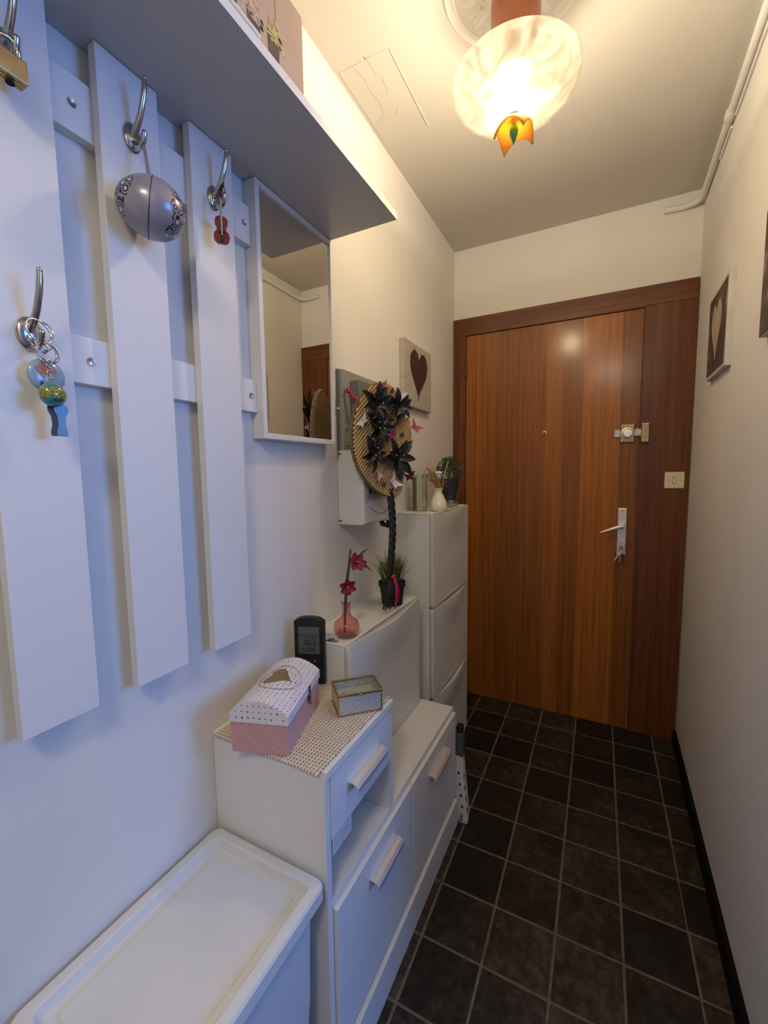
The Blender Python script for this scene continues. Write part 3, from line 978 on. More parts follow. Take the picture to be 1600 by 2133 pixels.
text('P', 0.008, (Vector((0.0596, dy - 0.0085, dz - 0.0125)), fd[1], fd[2], fd[3]), INK, d_)
text('IA', 0.008, (Vector((0.0596, dy + 0.0085, dz - 0.0145)), fd[1], fd[2], fd[3]), INK, d_)
BALL = mat('sea_green_glass', (0.04, 0.20, 0.20), rough=0.08, coat=1.0)
q = NT(BALL)
bx_, by_, bz_ = q.sep(q.obj())
land = q.noise(q.obj(), 130, 4)
zz = q.math('ABSOLUTE', q.math('SUBTRACT', bz_, 1.4155 - 1.36))
isl = q.math('GREATER_THAN', q.math('SUBTRACT', land, q.math('MULTIPLY', zz, 26.0)), 0.33)
q.color(q.mix(isl, (0.05, 0.24, 0.24), q.ramp(q.noise(q.obj(), 420, 2), [(0.4, (0.06, 0.10, 0.01)), (0.6, (0.36, 0.36, 0.05))])))
bf = MB().ball((0.0745, 0.3205, 1.4135), 0.0162, 26, (0.8, 1, 1)).build('ball_fob', BALL, kb, smooth=True)
text('SICILIA', 0.0045, (Vector((0.0868, 0.3205, 1.4055)), Vector((0.0, 1, 0)), Vector((0.45, 0, 0.89)), Vector((0.89, 0, -0.45))), INK, bf)
half = [(0.0028, 0.0), (0.0085, -0.004), (0.0085, -0.010), (0.0052, -0.018), (0.0045, -0.030), (0.0068, -0.040), (0.0062, -0.045)]
poly = half + [(-x, y) for x, y in half[::-1]]
for off, rot_, nm in ((0.0, 0.0, 'clipper_arm'), (0.0062, 0.18, 'clipper_lever')):
    a_ = Vector((0.35 - rot_, 0.94, 0)).normalized()
    n_ = Vector((a_.y, -a_.x, 0))
    MB().prism(poly, (Vector((0.064 + off * 0.4, 0.3265 + off * 0.9, 1.4035)), a_, Vector((0, 0, 1)), n_), 0, 0.0022).build(nm, mat('dark_chrome', (0.14, 0.14, 0.145), rough=0.28, metal=0.6), kb, bevel=0.0005)
# ------------------------------------------------------------------ electricity meter panel and breaker box
mp = thing('meter_panel', 'flat grey electricity meter panel on the left wall behind the paper fan', 'meter panel', (0.012, 1.256, 1.374))
MB().box((0.0, 1.138, 1.372), (0.010, 1.378, 1.626)).build('back_board', GREYD, mp, bevel=0.001)
MB().box((0.010, 1.140, 1.372), (0.025, 1.376, 1.624)).build('cover', GREY, mp, bevel=0.002)
MB().box((0.025, 1.182, 1.400), (0.062, 1.345, 1.596)).build('meter_body', GREYD, mp, bevel=0.004)
for z in (1.560, 1.440):
    MB().lathe([(0.005, 0), (0.0045, 0.003), (0.001, 0.0034)], (0.025, 1.157, z), 'X', 12).build('screw', CHROME, mp)
MB().box((0.004, 1.131, 1.500), (0.014, 1.1385, 1.506)).build('clip', PLASTIC, mp, bevel=0.001)

bb = thing('breaker_box', 'white plastic breaker box with a window on the left wall below the meter', 'breaker box', (0.05, 1.256, 1.136))
b = MB()
b.prism([(0.0, 1.136), (0.086, 1.136), (0.095, 1.142), (0.096, 1.366), (0.088, 1.373), (0.0, 1.373)], (Vector((0, 1.138, 0)), Vector((1, 0, 0)), Vector((0, 0, 1)), Vector((0, 1, 0))), 0, 0.237)
b.build('box_body', PLASTIC, bb, bevel=0.003, bseg=2)
MB().box((0.0952, 1.150, 1.212), (0.0968, 1.366, 1.345)).build('window_recess', mat('pale_grey_insert', (0.55, 0.53, 0.53), rough=0.5), bb)
BRK = mat('breaker_white', (0.62, 0.60, 0.59), rough=0.4)
for k in range(6):
    y = 1.158 + k * 0.034
    br = MB().box((0.0968, y, 1.222), (0.0990, y + 0.031, 1.262)).build('breaker', mat('breaker_label_strip', (0.36, 0.31, 0.31), rough=0.5), bb, bevel=0.0006)
    br2 = MB().box((0.099, y + 0.010, 1.236), (0.1035, y + 0.020, 1.250)).build('toggle', BLACK, br, bevel=0.0008)
    MB().box((0.0968, y, 1.265), (0.0982, y + 0.031, 1.340)).build('breaker', BRK, bb, bevel=0.0006)
arc = []
for i in range(13):
    t_ = i / 12
    arc.append((0.0962, 1.165 + 0.19 * t_, 1.196 - 0.030 * math.sin(math.pi * t_)))
MB().tube(arc, 0.0012, 6).build('moulded_line', GREY, bb, smooth=True)
MB().ring((0.0965, 1.146, 1.150), 0.006, 0.001, (1, 0, 0), 16, 6).build('screw_cap', PLASTIC, bb, smooth=True)
for z in (1.362, 1.148):
    MB().box((0.0, 1.1366, z - 0.003), (0.014, 1.1385, z + 0.003)).build('side_slot', GREYD, bb)
MB().tube([(0.055, 1.33, 1.138), (0.060, 1.33, 1.118), (0.078, 1.335, 1.112), (0.080, 1.34, 1.130)], 0.010, 10).build('cable_gland', BLACK, bb, smooth=True)

# pink ribbon hung on the meter panel
pr = thing('pink_ribbon', 'crumpled bright pink ribbon clipped to the grey meter panel', 'ribbon', (0.045, 1.16, 1.53))
PINK = mat('hot_pink_satin', (0.55, 0.03, 0.11), rough=0.35, var=0.25, vscale=120, bump=0.6, bscale=180)
pts, rr = [], []
random.seed(2)
for i in range(12):
    t_ = i / 11
    pts.append((0.034 + 0.030 * t_ + random.uniform(-.002, .002), 1.142 + 0.024 * t_ + random.uniform(-.003, .003), 1.566 - 0.045 * t_ + random.uniform(-.002, .002)))
    rr.append(0.0045 + 0.0045 * random.random())
MB().tube(pts, rr, 9).build('ribbon_twist', PINK, pr)
MB().box((0.026, 1.134, 1.545), (0.031, 1.141, 1.568)).build('metal_clip', CHROME, pr, bevel=0.001)

# ------------------------------------------------------------------ cardboard fan with black flowers
FC, FU, FV, FN = Vector((0.142, 1.165, 1.40)), Vector((0.3401, 0.9404, 0)), Vector((0, 0, 1)), Vector((0.9404, -0.3401, 0))
fan = thing('paper_fan', 'oval corrugated cardboard fan covered in black flowers on a black wrapped handle', 'fan', (0.150, 1.18, 0.86))
FW_ = Matrix.Translation((-0.150, -1.18, -0.86)) @ frame_matrix(FC, FU, FV, FN)     # fan plane -> fan local
OUT = [(0.008, 0.175), (-0.051, 0.149), (-0.089, 0.1), (-0.108, 0.047), (-0.111, -0.008), (-0.102, -0.057), (-0.075, -0.106), (-0.018, -0.154), (0.033, -0.173), (0.08, -0.169), (0.094, -0.132), (0.11, -0.062), (0.134, 0.009), (0.128, 0.063), (0.101, 0.115), (0.063, 0.16)]


def smooth_poly(P, n=4):
    N, r = len(P), []
    for i in range(N):
        p0, p1, p2, p3 = P[i - 1], P[i], P[(i + 1) % N], P[(i + 2) % N]
        for k in range(n):
            t_ = k / n
            r.append(tuple(0.5 * ((2 * p1[j]) + (-p0[j] + p2[j]) * t_ + (2 * p0[j] - 5 * p1[j] + 4 * p2[j] - p3[j]) * t_ ** 2 + (-p0[j] + 3 * p1[j] - 3 * p2[j] + p3[j]) * t_ ** 3) for j in (0, 1)))
    return r


OUTS = smooth_poly(OUT)
CARD = mat('corrugated_cardboard', (0.50, 0.34, 0.17), rough=0.85, var=0.10, vscale=25)
CARDD = mat('cardboard_back', (0.26, 0.17, 0.085), rough=0.9, var=0.12, vscale=12)
bk = MB().prism(OUTS, (Vector((0, 0, 0)), Vector((1, 0, 0)), Vector((0, 1, 0)), Vector((0, 0, 1))), -0.010, -0.002)
bk.v = [FW_ @ p for p in bk.v]
bk.build('backing_card', CARDD, fan, local=True)
# ridged front skin, ridges running up to the right
ang = math.radians(46)
rd, sd = Vector((math.cos(ang), math.sin(ang))), Vector((-math.sin(ang), math.cos(ang)))
b = MB()
prev = None
PITCH = 0.0092
ss = [(-0.19 + PITCH / 6 * i) for i in range(int(0.38 / (PITCH / 6)))]
for s_ in ss:
    cr = []
    N = len(OUTS)
    for i in range(N):
        p, q_ = Vector(OUTS[i]), Vector(OUTS[(i + 1) % N])
        a0, a1 = p.dot(sd) - s_, q_.dot(sd) - s_
        if (a0 <= 0) != (a1 <= 0):
            x = p.lerp(q_, a0 / (a0 - a1))
            cr.append(x.dot(rd))
    if len(cr) < 2:
        prev = None
        continue
    t0, t1 = min(cr), max(cr)
    h = 0.0066 * abs(math.sin(math.pi * s_ / PITCH)) ** 0.7
    row = []
    for k in range(7):
        w = rd * (t0 + (t1 - t0) * k / 6) + sd * s_
        row.append(len(b.v))
        b.v.append(FW_ @ Vector((w.x, w.y, -0.001 + h)))
    if prev:
        for k in range(6):
            b.f.append((prev[k], prev[k + 1], row[k + 1], row[k]))
    prev = row
b.build('corrugated_face', CARD, fan, local=True, smooth=False)
# scalloped rim: cut ends of the corrugation around the edge
b = MB()
per = OUTS + [OUTS[0]]
L = [0]
for i in range(1, len(per)):
    L.append(L[-1] + (Vector(per[i]) - Vector(per[i - 1])).length)
nr = int(L[-1] / 0.0095)
j = 0
for k in range(nr):
    d = L[-1] * k / nr
    while L[j + 1] < d:
        j += 1
    f = (d - L[j]) / (L[j + 1] - L[j])
    p = Vector(per[j]).lerp(Vector(per[j + 1]), f)
    c_ = FW_ @ Vector((p.x, p.y, 0.0005))
    e_ = FW_ @ Vector((p.x * 0.985, p.y * 0.985, -0.012))
    b.tube([c_, e_], 0.0035, 6)
rm = b.build('rim_corrugation', mat('cardboard_edge', (0.24, 0.17, 0.09), rough=0.9), fan, local=True, smooth=True)
rm['kind'] = 'stuff'

# black flowers
LEATHER = mat('black_leather_petal', (0.014, 0.0145, 0.0155), rough=0.42, spec=0.5, bump=0.3, bscale=300)
PEARL = mat('pearl', (0.8, 0.76, 0.62), rough=0.2, coat=0.5)


def petal_fn(Lp, Wp, lift):
    def fn(u, t_):
        w = Wp * (math.sin(math.pi * min(1, 0.04 + 0.94 * t_ ** 0.85)) ** 0.85)
        x = (u - 0.5) * w
        z = 0.004 + lift * math.sin(t_ * math.pi * 0.62) + 0.004 * abs(u - 0.5) * 2 - 0.006 * t_ ** 3
        return Vector((x, 0.004 + Lp * t_, z))
    return MB().grid(fn, 4, 8)


flowers = [(-0.029, 0.108, 0.068, 13, True), (0.060, 0.112, 0.058, 12, False), (-0.019, 0.042, 0.062, 12, True), (-0.043, -0.036, 0.056, 10, True), (0.056, -0.046, 0.076, 9, True)]
random.seed(21)
for fi, (u_, v_, rad, npet, pearls) in enumerate(flowers):
    c_ = MB().ball((0, 0, 0.006), 0.009, 10, (1, 1, 0.8))
    fl = c_.build('black_flower', LEATHER, fan, local=True, smooth=True)
    fl.matrix_local = FW_ @ Matrix.Translation((u_, v_, 0.006))
    WM[fl.as_pointer()] = I4()
    pm = None
    for k in range(npet):
        outer = k % 2 == 0
        a = 2 * math.pi * k / npet + random.uniform(-.15, .15) + fi
        sc_ = (1.0 if outer else 0.78) * random.uniform(0.88, 1.08)
        M = Matrix.Translation((0, -0.006, 0.001 if outer else 0.006)) @ Matrix.Rotation(a, 4, 'Z') @ Matrix.Rotation(math.radians(random.uniform(-2, 8) + (0 if outer else 10)), 4, 'X') @ Matrix.Rotation(random.uniform(-.35, .35), 4, 'Y') @ Matrix.Diagonal((sc_, sc_, 1, 1))
        if pm is None:
            pm = petal_fn(rad * 0.96, rad * 0.42, 0.012).build('petal', LEATHER, fl, local=True, smooth=True)
            pm.matrix_local = M
        else:
            share(pm, 'petal', fl, M)
    if pearls:
        for k in range(4):
            a = math.pi / 2 * k + 0.4 * fi
            MB().ball((rad * 0.20 * math.cos(a), rad * 0.20 * math.sin(a), 0.024), 0.0023, 8).build('pearl', PEARL, fl, local=True, smooth=True)

# folded paper butterflies
PK1 = mat('pale_pink_paper', (0.70, 0.42, 0.46), rough=0.7)
PK2 = mat('coral_paper', (0.50, 0.12, 0.12), rough=0.6)
PK3 = mat('magenta_paper', (0.33, 0.03, 0.16), rough=0.6)
PK4 = mat('wine_paper', (0.11, 0.008, 0.025), rough=0.6)
LEADP = mat('dusty_pink_paper', (0.45, 0.10, 0.16), rough=0.7)


def butterfly(u_, v_, ang_, s_, m, nm='paper_butterfly', up=0.012):
    T = FW_ @ Matrix.Translation((u_, v_, up)) @ Matrix.Rotation(ang_, 4, 'Z') @ Matrix.Scale(s_, 4)
    vs = [(0, -0.30, 0.05), (0, 0.15, 0.12), (0.80, 0.45, 0.40), (0.40, -0.12, 0.26), (0.46, -0.42, 0.24), (-0.80, 0.45, 0.20), (-0.40, -0.12, 0.14), (-0.46, -0.42, 0.14)]
    b_ = MB().add([T @ Vector(p) for p in vs], [(0, 1, 2, 3), (0, 3, 4), (1, 0, 6, 5), (0, 7, 6)])
    return b_.build(nm, m, fan, local=True, solid=0.0006)


butterfly(-0.086, 0.050, 0.9, 0.032, PAPER)
butterfly(-0.022, -0.103, 1.9, 0.032, PK1)
butterfly(0.044, -0.127, -0.9, 0.038, PAPER)
butterfly(0.016, 0.018, 0.6, 0.030, PK3, up=0.03)
butterfly(0.141, 0.049, -0.6, 0.036, PK2)
butterfly(0.138, 0.004, 2.4, 0.028, PK2, up=-0.01)
butterfly(0.117, -0.040, 0.3, 0.028, PK2, up=-0.015)
butterfly(0.108, -0.112, 0.2, 0.032, PK4)
butterfly(-0.010, 0.160, 0.3, 0.030, LEADP)
butterfly(0.078, 0.146, -0.2, 0.026, PAPER)
butterfly(0.100, 0.088, -0.8, 0.030, PAPER, up=0.0)
butterfly(0.124, -0.062, 0.8, 0.018, PAPER, up=-0.01)
# dry seed pods
POD = mat('dry_seed_pod', (0.16, 0.12, 0.06), rough=0.9)
for (u_, v_) in ((0.057, 0.052), (0.085, 0.022), (-0.018, -0.122), (0.045, 0.155), (0.005, -0.135)):
    b = MB()
    for k in range(26):
        a, e = random.uniform(0, 6.28), random.uniform(0.1, 1.4)
        d = Vector((math.cos(a) * math.cos(e), math.sin(a) * math.cos(e), math.sin(e)))
        p = FW_ @ Vector((u_, v_, 0.006))
        q_ = FW_ @ (Vector((u_, v_, 0.006)) + d * random.uniform(0.008, 0.014))
        b.tube([p, q_], [0.0012, 0.0007], 4)
    b.build('seed_pod', POD, fan, local=True)
# handle: twisted black strips down to the cabinet top, with tails and pink ribbons
hp0 = FC + FU * 0.040 + FN * -0.004
top_z, bot_z = 1.40 - 0.168, 0.962
for k in range(3):
    pts = []
    for i in range(40):
        t_ = i / 39
        z = top_z + 0.02 + (bot_z - top_z - 0.02) * t_
        x = hp0.x + 0.010 * math.sin(t_ * 3.0) - 0.004 * t_
        y = hp0.y + 0.004 * math.sin(t_ * 5.0)
        a = t_ * 26 + k * 2.094
        pts.append((x + 0.0055 * math.cos(a), y + 0.0055 * math.sin(a), z))
    MB().tube(pts, 0.0068, 8).build('wrapped_handle_strand', LEATHER, fan, smooth=True)
hb = Vector((hp0.x - 0.004 + 0.010 * math.sin(3.0), hp0.y + 0.004 * math.sin(5.0), bot_z))
random.seed(9)
for k in range(5):
    dx, dy = -0.006 + 0.003 * k, -0.020 - 0.006 * k
    e = hb + Vector((0.004 * k - 0.012, -0.026 + 0.009 * k, -0.100 - 0.004 * (k % 2)))
    m_ = hb.lerp(e, 0.5) + Vector((0.012, 0.0, 0))
    MB().tube([hb + Vector((0, 0, 0.01)), m_, e], [0.0045, 0.0036, 0.0030], 6).build('leather_tail', LEATHER, fan, smooth=True)
HOT = mat('hot_pink_ribbon', (0.62, 0.02, 0.13), rough=0.45)
for k, (oy, ln, w) in enumerate(((0.012, 0.100, 0.0045), (0.022, 0.085, 0.0025))):
    o_ = hb + Vector((0.014, oy * 0.6, -0.002))
    vs = []
    for i in range(8):
        t_ = i / 7
        c_ = o_ + Vector((0.008 * math.sin(2.5 * t_), 0.010 * t_ * (k * 1.5) + 0.004 * math.sin(5 * t_), -ln * t_))
        vs += [c_ + Vector((-0.3 * w, -w, 0)), c_ + Vector((0.3 * w, w, 0))]
    MB().add(vs, [(2 * i, 2 * i + 1, 2 * i + 3, 2 * i + 2) for i in range(7)]).build('ribbon_tail', HOT, fan, smooth=True, solid=0.0006)
MB().ball(hb + Vector((0.010, 0.004, 0.004)), 0.009, 10, (1, 1.2, 0.7)).build('ribbon_knot', HOT, fan, smooth=True)

# ------------------------------------------------------------------ heart pictures
LINEN = mat('pale_linen_print', (0.56, 0.50, 0.44), rough=0.85, bump=0.4, bscale=500)
q = NT(LINEN)
v = q.obj()
st = q.noise(q.scale(v, (1, 18, 60)), 6.0, 4, 0.7, 1.2)
q.color(q.ramp(st, [(0.36, (0.30, 0.25, 0.21)), (0.5, (0.52, 0.46, 0.40)), (0.7, (0.62, 0.57, 0.50))]))
HEARTD = mat('dark_red_heart_fibre', (0.075, 0.022, 0.018), rough=0.9, var=0.4, vscale=90, bump=0.9, bscale=260)
hc = thing('heart_canvas', 'square pale canvas with a dark red heart on the left wall beside the door', 'picture', (0.012, 1.765, 1.582))
MB().box((0.0, 1.612, 1.580), (0.024, 1.918, 1.848)).build('canvas', LINEN, hc, bevel=0.002)
b = MB().prism(heart_poly(0.205, 0.205, 44, 0.06), (Vector((0.024, 1.765, 1.720)), Vector((0, 1, 0)), Vector((0, 0, 1)), Vector((1, 0, 0))), 0, 0.0012)
b.build('heart', HEARTD, hc)
b = MB()
random.seed(4)
hp_ = heart_poly(0.205, 0.205, 44, 0.06)
for k in range(70):
    p = Vector(random.choice(hp_))
    d = p.normalized().lerp(Vector((random.uniform(-1, 1), random.uniform(-1, 1))), 0.6)
    L_ = random.uniform(0.006, 0.016)
    a, e = Vector((0.0246, 1.765 + p.x, 1.720 + p.y)), Vector((0.0248, 1.765 + p.x + d.x * L_, 1.720 + p.y + d.y * L_))
    b.tube([a, e], 0.0005, 4)
o_ = b.build('heart_fibres', HEARTD, hc)
o_['kind'] = 'stuff'

FRW = mat('greyed_white_frame', (0.60, 0.57, 0.53), rough=0.6, var=0.08, vscale=20, bump=0.2, bscale=200)
SHAB = mat('brown_mottled_print', (0.10, 0.07, 0.055), rough=0.8, bump=0.2, bscale=300)
q = NT(SHAB)
nn = q.noise(q.obj(), 9, 7, 0.72, 0.8)
q.color(q.ramp(nn, [(0.40, (0.055, 0.035, 0.028)), (0.56, (0.12, 0.085, 0.068)), (0.68, (0.30, 0.24, 0.20))]))
STONE = mat('pale_wood_heart', (0.46, 0.36, 0.27), rough=0.7, var=0.2, vscale=30)
STONE2 = mat('pale_grey_heart', (0.55, 0.53, 0.49), rough=0.7, var=0.15, vscale=30)


def right_picture(name, label, yc, zc, w, h, heart, hw, hh, frame_w, holed=False):
    xw = XR(yc)
    t_ = thing(name, label, 'picture', (xw, yc, zc - h / 2), math.atan(-0.019))
    # local frame: x = -depth, y along wall
    def L_(x0, x1, y0, y1, z0, z1):
        return MB().box((-x1, y0, z0 + h / 2), (-x0, y1, z1 + h / 2))
    L_(0, 0.017, -w / 2, w / 2, -h / 2, h / 2).build('canvas', SHAB if not frame_w else FRW, t_, local=True, bevel=0.001)
    if frame_w:
        L_(0.017, 0.0185, -w / 2 + frame_w, w / 2 - frame_w, -h / 2 + frame_w, h / 2 - frame_w).build('print', SHAB, t_, local=True)
    else:
        L_(0.0, 0.0162, -w / 2 - 0.0008, w / 2 + 0.0008, -h / 2 - 0.0008, h / 2 + 0.0008).build('canvas_edge', FRW, t_, local=True)
    xo = 0.0186 if frame_w else 0.0171
    fr_ = (Vector((-xo, 0, h / 2)), Vector((0, -1, 0)), Vector((0, 0, 1)), Vector((-1, 0, 0)))
    ht = MB().prism(heart_poly(hw, hh, 40, -0.05), fr_, 0, 0.0012).build('heart', heart, t_, local=True)
    if holed:
        MB().prism([(x * 0.62, y * 0.62) for x, y in heart_poly(hw, hh, 40, -0.05)], fr_, 0.0012, 0.0016).build('heart_hole', SHAB, ht, local=True)
    return t_


right_picture('framed_picture', 'brown picture of a pale heart in a whitish frame, nearer the front door', 1.824, 1.762, 0.285, 0.285, STONE, 0.150, 0.190, 0.012)
right_picture('unframed_picture', 'brown canvas with a pale heart outline cut off by the right picture edge', 1.190, 1.752, 0.285, 0.285, STONE2, 0.150, 0.190, 0.0, True)
# ------------------------------------------------------------------ slim plastic shoe cabinets with a curved lip
CAB = mat('white_cabinet_plastic', (0.77, 0.76, 0.715), rough=0.4, spec=0.4, bump=0.06, bscale=400)


def shoe_cabinet(y0, y1, z0, z1, label, group, x1=0.178):
    t_ = thing('shoe_cabinet', label, 'cabinet', (x1 / 2, (y0 + y1) / 2, z0), 0, group)
    xb = x1 - 0.015
    b = MB().box((0.0015, y0, z0), (xb, y1, z1 - 0.006))
    b.build('body', CAB, t_, bevel=0.003)
    # raised rim of the tray top
    rim = MB()
    zt = z1
    rim.box((0.0015, y0, z1 - 0.006), (0.008, y1, zt)).box((xb - 0.004, y0, z1 - 0.006), (xb + 0.002, y1, zt)).box((0.008, y0, z1 - 0.006), (xb - 0.004, y0 + 0.006, zt)).box((0.008, y1 - 0.006, z1 - 0.006), (xb - 0.004, y1, zt))
    rim.build('tray_rim', CAB, t_, bevel=0.002)

    def fn(u, v):
        s_ = math.sin(math.pi * u) ** 1.6
        k = max(0.0, (v - 0.60) / 0.40)
        k = k * k * (3 - 2 * k)
        e = 0.0015 * (1 - min(1, min(u, 1 - u) / 0.012))
        return Vector((x1 - e + 0.018 * s_ * k, y0 + 0.0005 + (y1 - y0 - 0.001) * u, z0 + 0.003 + (z1 - z0 - 0.0045 - 0.004 * s_) * v))
    g = MB().grid(fn, 40, 26)
    # lip closed back to the body, a shallow scoop
    top0 = 26 * 41
    kk = len(g.v)
    for i in range(41):
        p = g.v[top0 + i]
        g.v.append(Vector((xb + 0.0005, p.y, p.z - 0.004)))
    for i in range(40):
        g.f.append((top0 + i, top0 + i + 1, kk + i + 1, kk + i))
    # side and bottom returns
    n = 41
    k0 = len(g.v)
    for i in list(range(0, n)):
        p = g.v[i]
        g.v.append(Vector((xb + 0.001, p.y, p.z)))
    for i in range(n - 1):
        g.f.append((i, k0 + i, k0 + i + 1, i + 1))
    for col in (0, n - 1):
        ids = [r * n + col for r in range(27)]
        k1 = len(g.v)
        for i in ids:
            g.v.append(Vector((xb + 0.001, g.v[i].y, g.v[i].z)))
        for a in range(26):
            g.f.append((ids[a], ids[a + 1], k1 + a + 1, k1 + a))
    g.build('flap_door', CAB, t_, smooth=True, angle=45, solid=0.0022)
    return t_


G = 'slim white shoe cabinets'
for k, nm in enumerate(('lowest', 'middle', 'topmost')):
    cb = shoe_cabinet(1.527, 2.020, 0.002 + 0.3795 * k, 0.002 + 0.3795 * (k + 1) - 0.0005, 'slim white shoe cabinet, %s of the stack of three beside the door' % nm, G)
shoe_cabinet(0.905, 1.392, 0.4525, 0.848, 'single slim white shoe cabinet holding the pink vase and grass pot', G, 0.176)

# ------------------------------------------------------------------ low stepped cabinet with drawer and flap doors
Y0, YM, Y1 = 0.612, 0.903, 1.408
ZL, ZH, FX, T = 0.451, 0.736, 0.300, 0.016
cab = thing('stepped_cabinet', 'white stepped hall cabinet with a drawer, open niche and two flap doors', 'cabinet', (0.15, 1.0, 0))
MB().box((0.001, Y0, 0), (FX, Y0 + T, ZH - T)).build('side_panel', MELA, cab, bevel=0.0008)
MB().box((0.001, YM - T, ZL), (FX, YM, ZH - T)).build('step_panel', MELA, cab, bevel=0.0008)
MB().box((0.001, Y1 - T, 0), (FX, Y1, ZL - T)).build('side_panel', MELA, cab, bevel=0.0008)
MB().box((0.001, Y0, ZH - T), (FX + 0.004, YM, ZH)).build('upper_top', MELA, cab, bevel=0.0008)
MB().box((0.001, Y0 + T, ZL - T), (FX - 0.002, Y1, ZL)).build('lower_top', MELA, cab, bevel=0.0008)
MB().box((0.001, Y0 + T, 0.02), (0.006, Y1 - T, ZL - T)).box((0.001, Y0 + T, ZL), (0.006, YM - T, ZH - T)).build('back_panel', MELA, cab)
MB().box((0.006, Y0 + T, 0.565), (FX - 0.03, YM - T, 0.575)).build('drawer_base', MELA, cab)
MB().lathe([(0.0065, 0.0), (0.006, -0.002), (0.001, -0.0022)], (0.215, YM - T, 0.535), 'Y', 14).build('screw_cover', BLACKMATT, cab)


def bar_handle(y0, y1, zc, parent, x0):
    """aluminium grip: a curved strip standing off the front"""
    pr_ = [(0.0, 0.010), (0.010, 0.011), (0.020, 0.008), (0.0255, 0.001), (0.026, -0.008), (0.0235, -0.009), (0.0215, -0.001), (0.017, 0.004), (0.010, 0.0065), (0.0, 0.006)]
    b_ = MB().prism(pr_, (Vector((x0, y0, zc)), Vector((1, 0, 0)), Vector((0, 0, 1)), Vector((0, 1, 0))), 0, y1 - y0)
    h_ = b_.build('handle', ALU, parent, bevel=0.0008)
    MB().box((x0, y0 + 0.004, zc - 0.006), (x0 + 0.006, y0 + 0.010, zc + 0.005)).box((x0, y1 - 0.010, zc - 0.006), (x0 + 0.006, y1 - 0.004, zc + 0.005)).build('handle_foot', GREY, h_)
    return h_


dr = MB().box((FX - 0.014, Y0 + T + 0.002, 0.584), (FX + 0.002, YM - T - 0.002, ZH - T - 0.003)).build('drawer', MELA, cab, bevel=0.0008)
bar_handle(0.690, 0.826, 0.655, dr, FX + 0.002)
for k, (ya, yb, za, zb) in enumerate(((0.630, 0.666, 0.553, 0.588), (0.668, 0.700, 0.553, 0.588))):
    st = MB().box((FX + 0.002, ya, za - 0.003), (FX + 0.0024, yb, zb + 0.004)).build('paper_sticker', mat('sticker_paper', (0.70, 0.70, 0.72), rough=0.6), dr)
    random.seed(30 + k)
    b = MB()
    for r_ in range(5):
        y = ya + 0.004
        while y < yb - 0.006:
            w = random.uniform(0.002, 0.006)
            b.box((FX + 0.0024, y, zb - 0.006 - 0.006 * r_), (FX + 0.0026, min(y + w, yb - 0.003), zb - 0.0035 - 0.006 * r_))
            y += w + random.uniform(0.001, 0.003)
    b.build('sticker_print', mat('sticker_ink', (0.36, 0.36, 0.42), rough=0.7), st)
YS = 1.012
for k, (ya, yb, ha, hb_) in enumerate(((Y0 + T + 0.003, YS - 0.0012, 0.760, 0.895), (YS + 0.0012, Y1 - 0.002, 1.135, 1.285))):
    fdoor = MB().box((FX - 0.006, ya, 0.113), (FX + 0.009, yb, 0.433)).build('flap_door', MELA, cab, bevel=0.0012)
    bar_handle(ha, hb_, 0.370 - 0.004 * k, fdoor, FX + 0.009)
MB().box((0.05, Y0 + T, 0.0), (FX + 0.017, Y1 - 0.001, 0.100)).build('plinth', MELA, cab, bevel=0.001)

# ------------------------------------------------------------------ tall plastic bin with tray lid, lower left
bn = thing('storage_bin', 'white plastic storage bin with a recessed tray lid in the lower left corner', 'bin', (0.155, 0.41, 0))
ZB = 0.520
bx0, bx1, by0, by1 = 0.008, 0.302, 0.222, 0.606


def rrect(x0, x1, y0, y1, r, n=5):
    P = []
    for cx_, cy_, a0 in ((x1 - r, y1 - r, 0), (x0 + r, y1 - r, 90), (x0 + r, y0 + r, 180), (x1 - r, y0 + r, 270)):
        for i in range(n + 1):
            a = math.radians(a0 + 90 * i / n)
            P.append((cx_ + r * math.cos(a), cy_ + r * math.sin(a)))
    return P


def loft(rings, close_top=True, close_bot=True):
    b_ = MB()
    n = len(rings[0][0])
    for P, z in rings:
        b_.v += [Vector((p[0], p[1], z)) for p in P]
    for j in range(len(rings) - 1):
        for i in range(n):
            b_.f.append((j * n + i, j * n + (i + 1) % n, (j + 1) * n + (i + 1) % n, (j + 1) * n + i))
    if close_bot:
        b_.f.append(tuple(range(n - 1, -1, -1)))
    if close_top:
        k = (len(rings) - 1) * n
        b_.f.append(tuple(range(k, k + n)))
    return b_


def ins(d, r):
    return rrect(bx0 + d, bx1 - d, by0 + d, by1 - d, r)


body = loft([(rrect(bx0 + 0.034, bx1 - 0.030, by0 + 0.04, by1 - 0.045, 0.02), 0.0), (rrect(bx0 + 0.016, bx1 - 0.014, by0 + 0.02, by1 - 0.030, 0.02), 0.30), (rrect(bx0 + 0.012, bx1 - 0.010, by0 + 0.02, by1 - 0.026, 0.02), ZB - 0.03)])
body.build('bin_body', mat('white_bin_plastic', (0.72, 0.72, 0.72), rough=0.4, bump=0.05), bn, smooth=True, angle=40)
lid = loft([(ins(0.003, 0.018), ZB - 0.034), (ins(0.0, 0.018), ZB - 0.030), (ins(0.0, 0.018), ZB - 0.006), (ins(0.003, 0.017), ZB - 0.001), (ins(0.006, 0.016), ZB), (ins(0.020, 0.012), ZB), (ins(0.023, 0.011), ZB - 0.002), (ins(0.028, 0.009), ZB - 0.018), (ins(0.030, 0.008), ZB - 0.0195), (ins(0.043, 0.007), ZB - 0.0195), (ins(0.0455, 0.007), ZB - 0.0165), (ins(0.060, 0.006), ZB - 0.016)])
lid.build('tray_lid', PLASTIC_LID, bn, smooth=True, angle=24)
